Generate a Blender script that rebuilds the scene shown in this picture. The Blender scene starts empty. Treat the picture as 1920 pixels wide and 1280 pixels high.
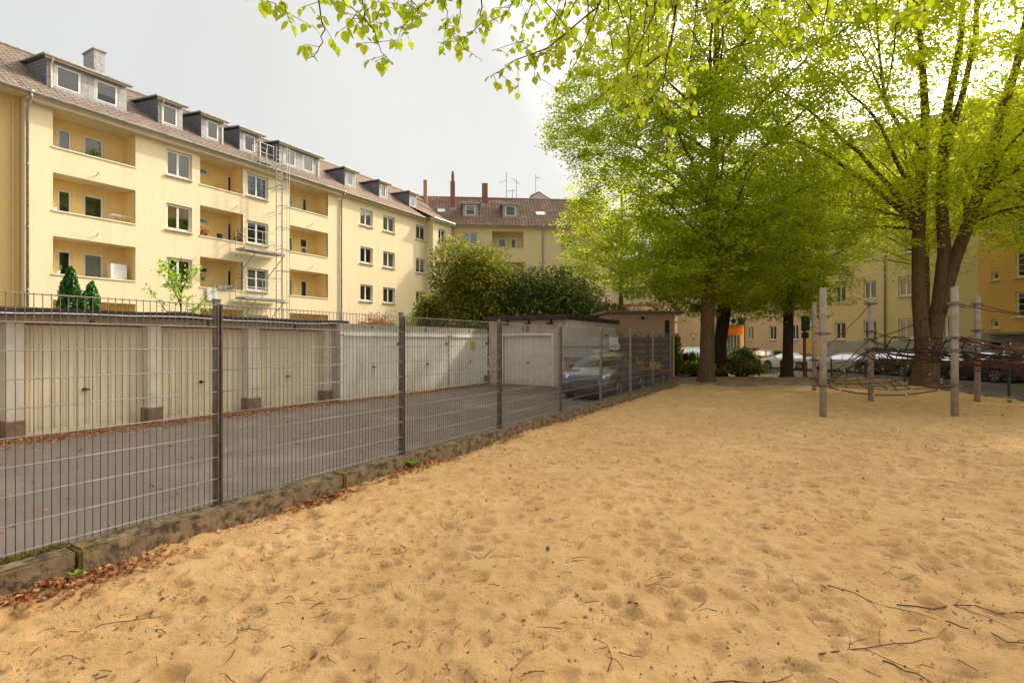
import bpy, bmesh, math, random
import numpy as np
from mathutils import Vector, Matrix, Quaternion
R = math.radians
random.seed(7)
rng = np.random.default_rng(7)
S = bpy.context.scene
COL = S.collection

# ------------------------------------------------------------------ camera
cd = bpy.data.cameras.new('camera')
cam = bpy.data.objects.new('camera', cd); COL.objects.link(cam)
cd.sensor_width = 36; cd.lens = 18.56; cd.clip_start = .05; cd.clip_end = 1500
cam.location = (0, 0, 1.7); cam.rotation_euler = (R(90), 0, 0)
cd.shift_y = 0.001
S.camera = cam

# ------------------------------------------------------------------ sky and sun
SUN_AZ, SUN_EL = R(52.6), R(37.5)            # azimuth from +Y towards +X
sdir = Vector((math.sin(SUN_AZ)*math.cos(SUN_EL), math.cos(SUN_AZ)*math.cos(SUN_EL), math.sin(SUN_EL)))
w = bpy.data.worlds.new('World'); S.world = w; w.use_nodes = True
nt = w.node_tree; nt.nodes.clear()
N = nt.nodes.new; L = nt.links.new
out = N('ShaderNodeOutputWorld'); bg = N('ShaderNodeBackground'); bg.inputs[1].default_value = 1.0
sky = N('ShaderNodeTexSky'); sky.sky_type = 'NISHITA'; sky.sun_disc = False
sky.sun_elevation = SUN_EL; sky.sun_rotation = SUN_AZ; sky.dust_density = 4; sky.air_density = 1.2
bgs = N('ShaderNodeVectorMath'); bgs.operation = 'SCALE'; bgs.inputs['Scale'].default_value = 0.10
L(sky.outputs[0], bgs.inputs[0])
tc = N('ShaderNodeTexCoord')
dot = N('ShaderNodeVectorMath'); dot.operation = 'DOT_PRODUCT'; dot.inputs[1].default_value = sdir
L(tc.outputs['Generated'], dot.inputs[0])
ramp = N('ShaderNodeValToRGB')                # thin high cloud, whiter towards the sun; that glow is raised as fill light
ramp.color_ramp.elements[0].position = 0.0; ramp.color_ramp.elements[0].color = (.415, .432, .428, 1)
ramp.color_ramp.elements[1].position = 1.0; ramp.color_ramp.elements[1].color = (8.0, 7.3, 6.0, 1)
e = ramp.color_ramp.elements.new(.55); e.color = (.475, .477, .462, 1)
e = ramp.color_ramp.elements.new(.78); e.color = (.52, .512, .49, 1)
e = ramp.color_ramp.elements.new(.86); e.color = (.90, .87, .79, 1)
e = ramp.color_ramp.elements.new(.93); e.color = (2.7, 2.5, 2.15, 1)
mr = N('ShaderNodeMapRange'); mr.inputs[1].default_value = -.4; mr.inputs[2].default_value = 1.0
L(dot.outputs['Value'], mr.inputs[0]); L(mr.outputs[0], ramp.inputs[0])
sep = N('ShaderNodeSeparateXYZ'); L(tc.outputs['Generated'], sep.inputs[0])
hz = N('ShaderNodeMapRange'); hz.inputs[1].default_value = 0; hz.inputs[2].default_value = .6
hz.inputs[3].default_value = 1.08; hz.inputs[4].default_value = .96
L(sep.outputs[2], hz.inputs[0])
cn = N('ShaderNodeTexNoise'); cn.inputs['Scale'].default_value = 2.2; cn.inputs['Detail'].default_value = 5
L(tc.outputs['Generated'], cn.inputs[0])
cm = N('ShaderNodeMapRange'); cm.inputs[1].default_value = .3; cm.inputs[2].default_value = .7; cm.inputs[3].default_value = .95; cm.inputs[4].default_value = 1.04
L(cn.outputs[0], cm.inputs[0])
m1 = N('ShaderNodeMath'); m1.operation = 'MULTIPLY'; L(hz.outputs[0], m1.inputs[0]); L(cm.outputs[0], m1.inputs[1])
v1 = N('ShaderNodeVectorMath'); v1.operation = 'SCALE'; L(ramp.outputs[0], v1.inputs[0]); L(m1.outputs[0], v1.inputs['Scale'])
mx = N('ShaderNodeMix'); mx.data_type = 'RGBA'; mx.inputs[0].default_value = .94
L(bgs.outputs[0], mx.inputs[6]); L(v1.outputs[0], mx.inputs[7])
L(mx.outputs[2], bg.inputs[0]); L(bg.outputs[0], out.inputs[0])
sl = bpy.data.lights.new('sun', 'SUN'); sl.energy = 2.5; sl.angle = R(1.8); sl.color = (1, .90, .74)
so = bpy.data.objects.new('sun', sl); COL.objects.link(so)
so.rotation_euler = sdir.to_track_quat('Z', 'Y').to_euler(); so.location = (30, 20, 40)
vs = S.view_settings; vs.view_transform = 'Standard'; vs.look = 'None'; vs.exposure = 0.80; vs.gamma = 1
vs.use_curve_mapping = False
S.cycles.max_bounces = 9; S.cycles.diffuse_bounces = 6; S.cycles.transparent_max_bounces = 12
S.cycles.use_denoising = True; S.cycles.sample_clamp_indirect = 6

# ------------------------------------------------------------------ materials
def mat(name, c1, c2=None, scale=4, rough=.8, bump=0, bscale=60, metal=0, big=None, bigscale=.5, bdist=.01, spec=.3, stretch=None):
    m = bpy.data.materials.new(name); m.use_nodes = True
    t = m.node_tree; b = t.nodes['Principled BSDF']
    b.inputs['Roughness'].default_value = rough; b.inputs['Metallic'].default_value = metal
    b.inputs['Specular IOR Level'].default_value = spec
    tc = t.nodes.new('ShaderNodeTexCoord'); src = tc.outputs['Object']
    if stretch:
        mp = t.nodes.new('ShaderNodeMapping'); mp.inputs['Scale'].default_value = stretch
        t.links.new(src, mp.inputs[0]); src = mp.outputs[0]
    c1 = (*c1, 1)
    if c2:
        n = t.nodes.new('ShaderNodeTexNoise'); n.inputs['Scale'].default_value = scale; n.inputs['Detail'].default_value = 6
        t.links.new(src, n.inputs[0])
        mr = t.nodes.new('ShaderNodeMapRange'); mr.inputs[1].default_value = .35; mr.inputs[2].default_value = .65
        t.links.new(n.outputs[0], mr.inputs[0])
        x = t.nodes.new('ShaderNodeMix'); x.data_type = 'RGBA'
        x.inputs[6].default_value = c1; x.inputs[7].default_value = (*c2, 1)
        t.links.new(mr.outputs[0], x.inputs[0]); last = x.outputs[2]
        if big:
            n2 = t.nodes.new('ShaderNodeTexNoise'); n2.inputs['Scale'].default_value = bigscale; n2.inputs['Detail'].default_value = 8
            n2.inputs['Roughness'].default_value = .65
            t.links.new(src, n2.inputs[0])
            mr2 = t.nodes.new('ShaderNodeMapRange'); mr2.inputs[1].default_value = .5; mr2.inputs[2].default_value = .72; mr2.inputs[4].default_value = .8
            t.links.new(n2.outputs[0], mr2.inputs[0])
            y = t.nodes.new('ShaderNodeMix'); y.data_type = 'RGBA'; t.links.new(mr2.outputs[0], y.inputs[0])
            t.links.new(last, y.inputs[6]); y.inputs[7].default_value = (*big, 1); last = y.outputs[2]
        t.links.new(last, b.inputs['Base Color'])
    else:
        b.inputs['Base Color'].default_value = c1
    if bump:
        n3 = t.nodes.new('ShaderNodeTexNoise'); n3.inputs['Scale'].default_value = bscale; n3.inputs['Detail'].default_value = 4
        t.links.new(tc.outputs['Object'], n3.inputs[0])
        bp = t.nodes.new('ShaderNodeBump'); bp.inputs['Strength'].default_value = bump; bp.inputs['Distance'].default_value = bdist
        t.links.new(n3.outputs[0], bp.inputs['Height']); t.links.new(bp.outputs[0], b.inputs['Normal'])
    return m

def leafmat(name, c1, c2, trans=.5, hue=None):
    m = bpy.data.materials.new(name); m.use_nodes = True
    t = m.node_tree; t.nodes.clear()
    o = t.nodes.new('ShaderNodeOutputMaterial')
    g = t.nodes.new('ShaderNodeNewGeometry')
    x = t.nodes.new('ShaderNodeValToRGB')
    x.color_ramp.elements[0].color = (*c1, 1); x.color_ramp.elements[1].color = (*c2, 1)
    if hue:
        e = x.color_ramp.elements.new(.72); e.color = (*c2, 1)
        x.color_ramp.elements[2].color = (*hue, 1)
    t.links.new(g.outputs['Random Per Island'], x.inputs[0])
    d = t.nodes.new('ShaderNodeBsdfDiffuse'); tr = t.nodes.new('ShaderNodeBsdfTranslucent')
    br = t.nodes.new('ShaderNodeMix'); br.data_type = 'RGBA'; br.blend_type = 'MULTIPLY'; br.inputs[0].default_value = 1
    t.links.new(x.outputs[0], br.inputs[6]); br.inputs[7].default_value = (1.75, 1.6, .55, 1)
    t.links.new(x.outputs[0], d.inputs[0]); t.links.new(br.outputs[2], tr.inputs[0])
    s = t.nodes.new('ShaderNodeMixShader'); s.inputs[0].default_value = trans
    t.links.new(d.outputs[0], s.inputs[1]); t.links.new(tr.outputs[0], s.inputs[2])
    gl = t.nodes.new('ShaderNodeBsdfGlossy'); gl.inputs['Roughness'].default_value = .45; gl.inputs[0].default_value = (.8, .8, .8, 1)
    s2 = t.nodes.new('ShaderNodeMixShader'); s2.inputs[0].default_value = .05
    t.links.new(s.outputs[0], s2.inputs[1]); t.links.new(gl.outputs[0], s2.inputs[2])
    t.links.new(s2.outputs[0], o.inputs[0])
    return m

def glassmat(name, tint=(.55, .6, .58), ior=1.9):
    m = bpy.data.materials.new(name); m.use_nodes = True
    t = m.node_tree; t.nodes.clear()
    o = t.nodes.new('ShaderNodeOutputMaterial'); s = t.nodes.new('ShaderNodeMixShader')
    f = t.nodes.new('ShaderNodeFresnel'); f.inputs[0].default_value = ior
    a = t.nodes.new('ShaderNodeBsdfTransparent'); a.inputs[0].default_value = (*tint, 1)
    g = t.nodes.new('ShaderNodeBsdfGlossy'); g.inputs['Roughness'].default_value = .02
    g.inputs[0].default_value = (.9, .9, .9, 1)
    n = t.nodes.new('ShaderNodeTexNoise'); n.inputs['Scale'].default_value = 1.5
    b = t.nodes.new('ShaderNodeBump'); b.inputs['Strength'].default_value = .08
    t.links.new(n.outputs[0], b.inputs['Height']); t.links.new(b.outputs[0], g.inputs['Normal'])
    t.links.new(f.outputs[0], s.inputs[0]); t.links.new(a.outputs[0], s.inputs[1]); t.links.new(g.outputs[0], s.inputs[2])
    t.links.new(s.outputs[0], o.inputs[0])
    return m

M = {}
def stucco(n, a, big=None):
    return mat(n, a, tuple(c*.93 for c in a), 9, .95, .6, 26, bdist=.02, big=big or tuple(c*.88 for c in a), bigscale=.35, stretch=(1, 1, .6))
M['stucco'] = stucco('cream_yellow_render', (.82, .68, .45))
M['stucco_left'] = stucco('golden_yellow_render', (.83, .60, .26))
M['stucco_bounce'] = stucco('bounce_lit_render', (.92, .69, .30))  # balcony walls: bounced light put into a warmer render colour
M['stucco_wing'] = stucco('sandy_render', (.80, .62, .36))
M['stucco_tan'] = stucco('tan_render', (.70, .53, .33))
M['stucco_yel'] = stucco('straw_render', (.72, .54, .27))
M['stucco_org'] = stucco('ochre_render', (.76, .43, .13))
M['beige'] = stucco('pale_beige_render', (.62, .55, .42))
M['shed_shaded'] = stucco('shaded_tan_render', (.64, .42, .26))  # shed front: its shade put into a browner render colour
M['soffit'] = mat('cream_paint', (.78, .70, .54), (.70, .62, .46), 2, .7)
M['white'] = mat('white_window_frame', (.82, .81, .78), (.74, .73, .70), 3, .35)
M['sill'] = mat('stone_sill', (.72, .68, .62), (.55, .50, .44), 5, .7)
M['pane'] = glassmat('window_glass', (.85, .87, .85), 1.9)
M['car_glass'] = glassmat('car_glass', (.25, .3, .3), 1.7)
M['curtain'] = mat('net_curtain', (.80, .79, .72), (.62, .62, .56), 14, .9, stretch=(12, 1, .3))
M['blind_o'] = mat('orange_blind', (.75, .38, .10), (.65, .32, .08), 3, .8)
M['blind_b'] = mat('blue_curtain', (.08, .25, .36), (.35, .5, .58), 6, .8)
M['blind_w'] = mat('pale_blind', (.82, .80, .82), (.60, .58, .62), 1, .7, stretch=(.1, .1, 26))
M['red'] = mat('red_curtain', (.45, .08, .04), (.35, .06, .03), 5, .8)
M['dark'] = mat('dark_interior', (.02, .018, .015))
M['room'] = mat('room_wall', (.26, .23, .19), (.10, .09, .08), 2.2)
M['tile'] = mat('brown_clay_roof_tile', (.27, .205, .165), (.16, .125, .105), 7, .75, .3, 30, big=(.34, .27, .22), bigscale=1.2)
M['tile_o'] = mat('orange_brown_roof_tile', (.33, .235, .17), (.21, .15, .12), 7, .8, .3, 30, big=(.44, .31, .21), bigscale=1.0)
M['tile_w'] = mat('red_brown_roof_tile', (.30, .185, .13), (.19, .12, .09), 6, .8, .3, 30, big=(.44, .32, .24), bigscale=.8)
M['slate'] = mat('grey_slate', (.20, .195, .215), (.13, .13, .15), 6, .6, .4, 25)
M['slate_l'] = mat('pale_slate', (.42, .41, .41), (.32, .31, .32), 5, .6, .4, 25)
M['zinc'] = mat('weathered_zinc', (.46, .44, .41), (.30, .285, .27), 6, .5, metal=.5)
M['galv'] = mat('galvanised_steel', (.46, .45, .43), (.30, .29, .275), 9, .5, .2, 40, metal=.55)
M['wire'] = mat('fence_wire_steel', (.20, .165, .14), (.12, .095, .08), 8, .55, metal=.4)
M['hwire'] = mat('fence_rail_steel', (.40, .365, .33), (.30, .27, .24), 8, .55, metal=.4)
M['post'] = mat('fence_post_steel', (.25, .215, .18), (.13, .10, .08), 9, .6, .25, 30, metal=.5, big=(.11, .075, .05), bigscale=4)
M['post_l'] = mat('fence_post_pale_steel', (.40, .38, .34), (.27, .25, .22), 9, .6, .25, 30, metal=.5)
M['brick'] = mat('red_brick', (.36, .16, .11), (.25, .11, .08), 12, .9, .5, 20)
M['brick_o'] = mat('orange_brick', (.52, .30, .14), (.40, .22, .11), 12, .9, .5, 20)
M['garwall'] = mat('garage_masonry_paint', (.66, .53, .40), (.56, .44, .33), 5, .9, .3, 50, big=(.34, .26, .19), bigscale=1.5)
M['garpier'] = mat('garage_pale_pier_paint', (.78, .70, .57), (.70, .61, .49), 5, .9, .3, 50, big=(.50, .40, .30), bigscale=1.2)
M['plinth'] = mat('brown_plinth', (.30, .19, .13), (.20, .13, .09), 8, .9, .3, 40)
M['gardoor'] = mat('cream_garage_door', (.88, .78, .58), (.82, .71, .52), 3, .55, big=(.78, .67, .49), bigscale=2.5, stretch=(1, 1, .25))
M['gardoor2'] = mat('grey_white_garage_door', (.88, .84, .73), (.82, .78, .67), 3, .5, big=(.70, .63, .50), bigscale=2.5, stretch=(1, 1, .25))
M['gardoor3'] = mat('white_garage_door', (.82, .75, .62), (.76, .68, .55), 3, .5)
M['bitumen'] = mat('dark_roofing_felt', (.035, .024, .02), (.07, .048, .038), 6, .85, .4, 20)
M['concrete'] = mat('grey_concrete', (.40, .35, .29), (.29, .25, .21), 6, .9, .4, 30, big=(.17, .14, .11), bigscale=1.5)
M['asphalt'] = mat('yard_asphalt', (.215, .172, .148), (.15, .12, .104), 90, .95, .6, 160, big=(.34, .27, .215), bigscale=.45)
M['street'] = mat('street_asphalt', (.17, .15, .145), (.12, .11, .105), 60, .95, .4, 120, big=(.22, .20, .19), bigscale=.2)
M['soil'] = mat('bare_soil', (.42, .26, .14), (.28, .165, .09), 2.5, .95, .6, 30, big=(.42, .28, .15), bigscale=.6, bdist=.03)
M['garden'] = mat('garden_soil', (.08, .09, .035), (.10, .07, .04), 2, .95)
M['bark'] = mat('lime_bark', (.19, .105, .05), (.095, .052, .026), 5, .95, 1, 16, stretch=(5, 5, .7), bdist=.03, big=(.15, .12, .035), bigscale=1.1)
M['bark_dark'] = mat('dark_bark', (.085, .05, .03), (.04, .024, .015), 5, .95, 1, 16, stretch=(5, 5, .7), bdist=.03)
M['twig'] = mat('twig_bark', (.12, .06, .045), (.07, .035, .03), 9, .9)
M['stick'] = mat('dry_stick', (.16, .085, .055), (.08, .045, .03), 20, .9)
M['leaf'] = leafmat('spring_lime_leaf', (.24, .355, .014), (.45, .52, .035), .62)
M['leaf_y'] = leafmat('yellow_green_leaf', (.34, .45, .022), (.57, .62, .055), .6)
M['leaf_d'] = leafmat('deep_green_leaf', (.13, .22, .010), (.26, .35, .02), .52)
M['leaf_n'] = leafmat('near_lime_leaf', (.27, .40, .015), (.46, .56, .04), .6)
M['leaf_bush'] = leafmat('bush_leaf', (.08, .14, .015), (.22, .26, .03), .35, (.55, .32, .06))
M['leaf_bush2'] = leafmat('dark_bush_leaf', (.05, .11, .018), (.13, .18, .03), .3, (.30, .24, .07))
M['leaf_thuja'] = leafmat('thuja_leaf', (.03, .11, .02), (.06, .20, .03), .2)
M['leaf_bright'] = leafmat('fresh_green_leaf', (.16, .34, .03), (.30, .44, .05), .5)
M['dead'] = leafmat('dead_leaf', (.22, .075, .028), (.48, .20, .075), .1, (.62, .38, .18))
M['rope'] = mat('red_brown_rope', (.13, .045, .03), (.07, .03, .022), 14, .9, .4, 90)
M['rope_dark'] = mat('dark_rope', (.05, .028, .022), (.03, .018, .015), 14, .9)
M['clampm'] = mat('aluminium_clamp', (.75, .73, .70), None, rough=.3, metal=.8)
M['pole'] = mat('galvanised_pole', (.42, .37, .32), (.29, .25, .21), 7, .7, .3, 30, metal=.15, big=(.55, .38, .27), bigscale=2.2)
M['tyre'] = mat('tyre_rubber', (.02, .02, .02), None, rough=.8)
M['rim'] = mat('alloy_rim', (.45, .45, .46), None, rough=.3, metal=.8)
M['chrome'] = mat('chrome', (.7, .7, .7), None, rough=.15, metal=1)
M['black'] = mat('black_plastic', (.015, .015, .015), None, rough=.5)
M['plate'] = mat('white_plate', (.75, .75, .72), None, rough=.5)
M['lampglass'] = mat('headlamp_lens', (.75, .75, .72), None, rough=.1, spec=.8)
M['taillamp'] = mat('red_lens', (.55, .02, .015), None, rough=.15, spec=.8)
M['numb'] = mat('black_number_paint', (.015, .012, .01), None, rough=.7)
M['yellow_sign'] = mat('yellow_sign_face', (.65, .50, .04), None, rough=.5)
M['bluesign'] = mat('blue_sign_face', (.20, .38, .52), None, rough=.5)
M['redpaint'] = mat('red_paint', (.42, .07, .045), (.36, .06, .04), 4, .6)
M['orangepaint'] = mat('orange_paint', (.85, .33, .02), None, rough=.5)
M['orangeawn'] = mat('orange_awning_cloth', (.90, .22, .02), None, rough=.7)
M['woodfence'] = mat('weathered_dark_wood', (.11, .075, .055), (.07, .05, .04), 6, .9, .4, 20, stretch=(1, 1, 6))
M['woodpost'] = mat('red_brown_wood', (.22, .085, .05), (.14, .06, .04), 8, .9)
M['greenbin'] = mat('green_plastic', (.03, .28, .05), None, rough=.5)
M['pink'] = mat('pink_shutter', (.62, .44, .38), (.56, .39, .34), 1, .7, stretch=(.1, .1, 20))
M['greyplinth'] = mat('grey_plinth_render', (.42, .38, .32), (.34, .31, .26), 4, .9, .3, 30)
M['cloth'] = mat('pale_cloth', (.62, .62, .60), (.5, .5, .5), 5, .9)
M['moss'] = leafmat('moss', (.16, .15, .01), (.30, .24, .02), .1)

def grime(m, z0, z1, col, amt, sc=3):
    """tint strongest at object z0, fading to z1; from the foot up it is splash dirt and rust"""
    t = m.node_tree; b = t.nodes['Principled BSDF']; tc = t.nodes['Texture Coordinate']; last = b.inputs['Base Color'].links[0].from_socket
    sp = t.nodes.new('ShaderNodeSeparateXYZ'); t.links.new(tc.outputs['Object'], sp.inputs[0])
    n = t.nodes.new('ShaderNodeTexNoise'); n.inputs['Scale'].default_value = sc; n.inputs['Detail'].default_value = 8; n.inputs['Roughness'].default_value = .7
    t.links.new(tc.outputs['Object'], n.inputs[0])
    mr = t.nodes.new('ShaderNodeMapRange'); mr.inputs[1].default_value = z1; mr.inputs[2].default_value = z0; mr.inputs[4].default_value = 1
    t.links.new(sp.outputs[2], mr.inputs[0])
    mu = t.nodes.new('ShaderNodeMath'); mu.operation = 'MULTIPLY_ADD'; t.links.new(mr.outputs[0], mu.inputs[0]); mu.inputs[1].default_value = .5; mu.inputs[2].default_value = -.5
    ad = t.nodes.new('ShaderNodeMath'); ad.operation = 'ADD'; t.links.new(mu.outputs[0], ad.inputs[0]); t.links.new(n.outputs[0], ad.inputs[1])
    m2 = t.nodes.new('ShaderNodeMapRange'); m2.inputs[1].default_value = .22; m2.inputs[2].default_value = .55; m2.inputs[4].default_value = amt; t.links.new(ad.outputs[0], m2.inputs[0])
    x = t.nodes.new('ShaderNodeMix'); x.data_type = 'RGBA'; x.inputs[7].default_value = (*col, 1)
    t.links.new(m2.outputs[0], x.inputs[0]); t.links.new(last, x.inputs[6]); t.links.new(x.outputs[2], b.inputs['Base Color'])
for k_ in ('gardoor', 'gardoor2', 'gardoor3'): grime(M[k_], 0, .45, (.46, .33, .20), .4, 6)
grime(M['garpier'], 0, 1.0, (.45, .34, .24), .45, 3); grime(M['garwall'], 2.2, 1.6, (.3, .2, .14), .3, 3); grime(M['concrete'], 0, 1.5, (.16, .13, .10), .6, 3)  # garwall tint deepens towards the top
def streaks(m, col, amt):
    t = m.node_tree; b = t.nodes['Principled BSDF']; tc = t.nodes['Texture Coordinate']; last = b.inputs['Base Color'].links[0].from_socket
    mp = t.nodes.new('ShaderNodeMapping'); mp.inputs['Scale'].default_value = (1.6, 1.6, .12); t.links.new(tc.outputs['Object'], mp.inputs[0])
    n = t.nodes.new('ShaderNodeTexNoise'); n.inputs['Scale'].default_value = 1.4; n.inputs['Detail'].default_value = 7; n.inputs['Roughness'].default_value = .65; t.links.new(mp.outputs[0], n.inputs[0])
    mr = t.nodes.new('ShaderNodeMapRange'); mr.inputs[1].default_value = .52; mr.inputs[2].default_value = .75; mr.inputs[4].default_value = amt; t.links.new(n.outputs[0], mr.inputs[0])
    x = t.nodes.new('ShaderNodeMix'); x.data_type = 'RGBA'; x.inputs[7].default_value = (*col, 1)
    t.links.new(mr.outputs[0], x.inputs[0]); t.links.new(last, x.inputs[6]); t.links.new(x.outputs[2], b.inputs['Base Color'])
for k_ in ('stucco', 'stucco_left', 'stucco_wing', 'stucco_tan', 'stucco_yel', 'stucco_org', 'shed_shaded', 'beige'): streaks(M[k_], (.50, .40, .28), .32)
def paint(name, c, rough=.25):
    m = mat(name, c, None, rough=rough, spec=.6)
    m.node_tree.nodes['Principled BSDF'].inputs['Coat Weight'].default_value = .6
    return m

# sand: fine grain relief, slight colour drift, dark organic specks
def sandmat():
    m = mat('playground_sand', (.73, .455, .205), (.62, .365, .15), 3.5, .95, 0, big=(.76, .50, .25), bigscale=.8)
    t = m.node_tree; b = t.nodes['Principled BSDF']; tc = t.nodes['Texture Coordinate']
    src = b.inputs['Base Color'].links[0].from_socket
    v = t.nodes.new('ShaderNodeTexNoise'); v.inputs['Scale'].default_value = 42; v.inputs['Detail'].default_value = 3
    t.links.new(tc.outputs['Object'], v.inputs[0])
    n = t.nodes.new('ShaderNodeTexNoise'); n.inputs['Scale'].default_value = 2.6; n.inputs['Detail'].default_value = 5
    t.links.new(tc.outputs['Object'], n.inputs[0])
    ad = t.nodes.new('ShaderNodeMath'); ad.operation = 'MULTIPLY_ADD'; ad.inputs[1].default_value = .55
    t.links.new(n.outputs[0], ad.inputs[0]); t.links.new(v.outputs[0], ad.inputs[2])
    mr = t.nodes.new('ShaderNodeMapRange'); mr.inputs[1].default_value = .90; mr.inputs[2].default_value = 1.02; mr.inputs[4].default_value = .75
    t.links.new(ad.outputs[0], mr.inputs[0])
    x = t.nodes.new('ShaderNodeMix'); x.data_type = 'RGBA'; x.inputs[7].default_value = (.26, .13, .055, 1)
    t.links.new(mr.outputs[0], x.inputs[0]); t.links.new(src, x.inputs[6]); t.links.new(x.outputs[2], b.inputs['Base Color'])
    n1 = t.nodes.new('ShaderNodeTexNoise'); n1.inputs['Scale'].default_value = 28; n1.inputs['Detail'].default_value = 8; n1.inputs['Roughness'].default_value = .7
    t.links.new(tc.outputs['Object'], n1.inputs[0])
    bp = t.nodes.new('ShaderNodeBump'); bp.inputs['Strength'].default_value = 1; bp.inputs['Distance'].default_value = .03
    t.links.new(n1.outputs[0], bp.inputs['Height']); t.links.new(bp.outputs[0], b.inputs['Normal'])
    return m
M['sand'] = sandmat()
def kerbmat():
    m = mat('mossy_kerb_concrete', (.31, .22, .13), (.21, .145, .085), 7, .95, .8, 35, bdist=.015)
    t = m.node_tree; b = t.nodes['Principled BSDF']; tc = t.nodes['Texture Coordinate']
    last = b.inputs['Base Color'].links[0].from_socket
    for sc, lo, hi, col, amt in ((11, .46, .60, (.04, .029, .02), .85), (2.2, .60, .66, (.26, .19, .02), .8)):
        n = t.nodes.new('ShaderNodeTexNoise'); n.inputs['Scale'].default_value = sc; n.inputs['Detail'].default_value = 9; n.inputs['Roughness'].default_value = .7
        t.links.new(tc.outputs['Object'], n.inputs[0])
        mr = t.nodes.new('ShaderNodeMapRange'); mr.inputs[1].default_value = lo; mr.inputs[2].default_value = hi; mr.inputs[4].default_value = amt
        t.links.new(n.outputs[0], mr.inputs[0])
        x = t.nodes.new('ShaderNodeMix'); x.data_type = 'RGBA'; x.inputs[7].default_value = (*col, 1)
        t.links.new(mr.outputs[0], x.inputs[0]); t.links.new(last, x.inputs[6]); last = x.outputs[2]
    t.links.new(last, b.inputs['Base Color'])
    return m
M['kerb'] = kerbmat()

# ------------------------------------------------------------------ helpers
def thing(name, label, cat, loc=(0, 0, 0), rz=0, group=None):
    o = bpy.data.objects.new(name, None); COL.objects.link(o)
    o.location = loc; o.rotation_euler = (0, 0, rz); o.empty_display_size = .2
    o['label'] = label; o['category'] = cat
    if group: o['group'] = group
    return o
def tag(o, label, cat, group=None):
    o['label'] = label; o['category'] = cat
    if group: o['group'] = group
    return o
def put(name, me, parent=None, loc=(0, 0, 0), rot=(0, 0, 0), kind=None, label=None):
    o = bpy.data.objects.new(name, me); COL.objects.link(o)
    o.location = loc; o.rotation_euler = rot
    if parent: o.parent = parent
    if kind: o['kind'] = kind
    if label: o['label'] = label
    return o
def children(o): return [c for c in list(bpy.data.objects) if c.parent == o]
def copy_tree(o, par=None, kids=None):
    c = o.copy(); COL.objects.link(c)
    if par: c.parent = par
    for ch in (kids or {}).get(o.name, []): copy_tree(ch, c, kids)
    return c
def kidmap(o):
    d = {}
    def rec(q):
        d[q.name] = list(q.children)
        for k in q.children: rec(k)
    bpy.context.view_layer.update(); rec(o); return d

class MB:
    def __init__(s): s.v = []; s.f = []; s.m = []; s.mi = 0
    def quad(s, a, b, c, d):
        n = len(s.v); s.v += [a, b, c, d]; s.f.append((n, n+1, n+2, n+3)); s.m.append(s.mi)
    def poly(s, pts):
        n = len(s.v); s.v += list(pts); s.f.append(tuple(range(n, n+len(pts)))); s.m.append(s.mi)
    def box(s, x0, x1, y0, y1, z0, z1):
        n = len(s.v)
        s.v += [(x0, y0, z0), (x1, y0, z0), (x1, y1, z0), (x0, y1, z0), (x0, y0, z1), (x1, y0, z1), (x1, y1, z1), (x0, y1, z1)]
        s.f += [tuple(n+i for i in q) for q in ((0, 3, 2, 1), (4, 5, 6, 7), (0, 1, 5, 4), (1, 2, 6, 5), (2, 3, 7, 6), (3, 0, 4, 7))]
        s.m += [s.mi]*6
    def prism(s, pts, z0, z1):
        k = len(pts); n = len(s.v)
        s.v += [(x, y, z0) for x, y in pts] + [(x, y, z1) for x, y in pts]
        s.f += [tuple(range(n+k-1, n-1, -1)), tuple(range(n+k, n+2*k))]
        s.f += [(n+i, n+(i+1) % k, n+k+(i+1) % k, n+k+i) for i in range(k)]; s.m += [s.mi]*(k+2)
    def tube(s, pts, rad, n=6, cap=True):
        pts = [Vector(p) for p in pts]; rs = rad if isinstance(rad, (list, tuple)) else [rad]*len(pts)
        b = len(s.v); up = None
        for i, p in enumerate(pts):
            d = (pts[min(i+1, len(pts)-1)] - pts[max(i-1, 0)]).normalized()
            if up is None: up = d.orthogonal().normalized()
            up = (up - d*up.dot(d)).normalized(); sd = d.cross(up)
            for k in range(n):
                a = 2*math.pi*k/n; s.v.append(tuple(p + (up*math.cos(a) + sd*math.sin(a))*rs[i]))
        for i in range(len(pts)-1):
            for k in range(n):
                s.f.append((b+i*n+k, b+i*n+(k+1) % n, b+(i+1)*n+(k+1) % n, b+(i+1)*n+k)); s.m.append(s.mi)
        if cap:
            s.f.append(tuple(b+k for k in range(n-1, -1, -1))); s.f.append(tuple(b+(len(pts)-1)*n+k for k in range(n))); s.m += [s.mi]*2
    def mesh(s, name, mats, smooth=False):
        me = bpy.data.meshes.new(name); me.from_pydata(s.v, [], s.f)
        for m in (mats if isinstance(mats, (list, tuple)) else [mats]): me.materials.append(m)
        if any(s.m): me.polygons.foreach_set('material_index', s.m)
        if smooth: me.polygons.foreach_set('use_smooth', [True]*len(s.f))
        me.update(); return me
    def put(s, name, mats, parent=None, loc=(0, 0, 0), rot=(0, 0, 0), smooth=False, kind=None, label=None):
        return put(name, s.mesh(name, mats, smooth), parent, loc, rot, kind, label)
def bevel_mesh(me, w, seg=2):
    bm = bmesh.new(); bm.from_mesh(me)
    bmesh.ops.bevel(bm, geom=bm.edges[:], offset=w, segments=seg, affect='EDGES', profile=.6)
    bm.to_mesh(me); bm.free(); return me
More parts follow.
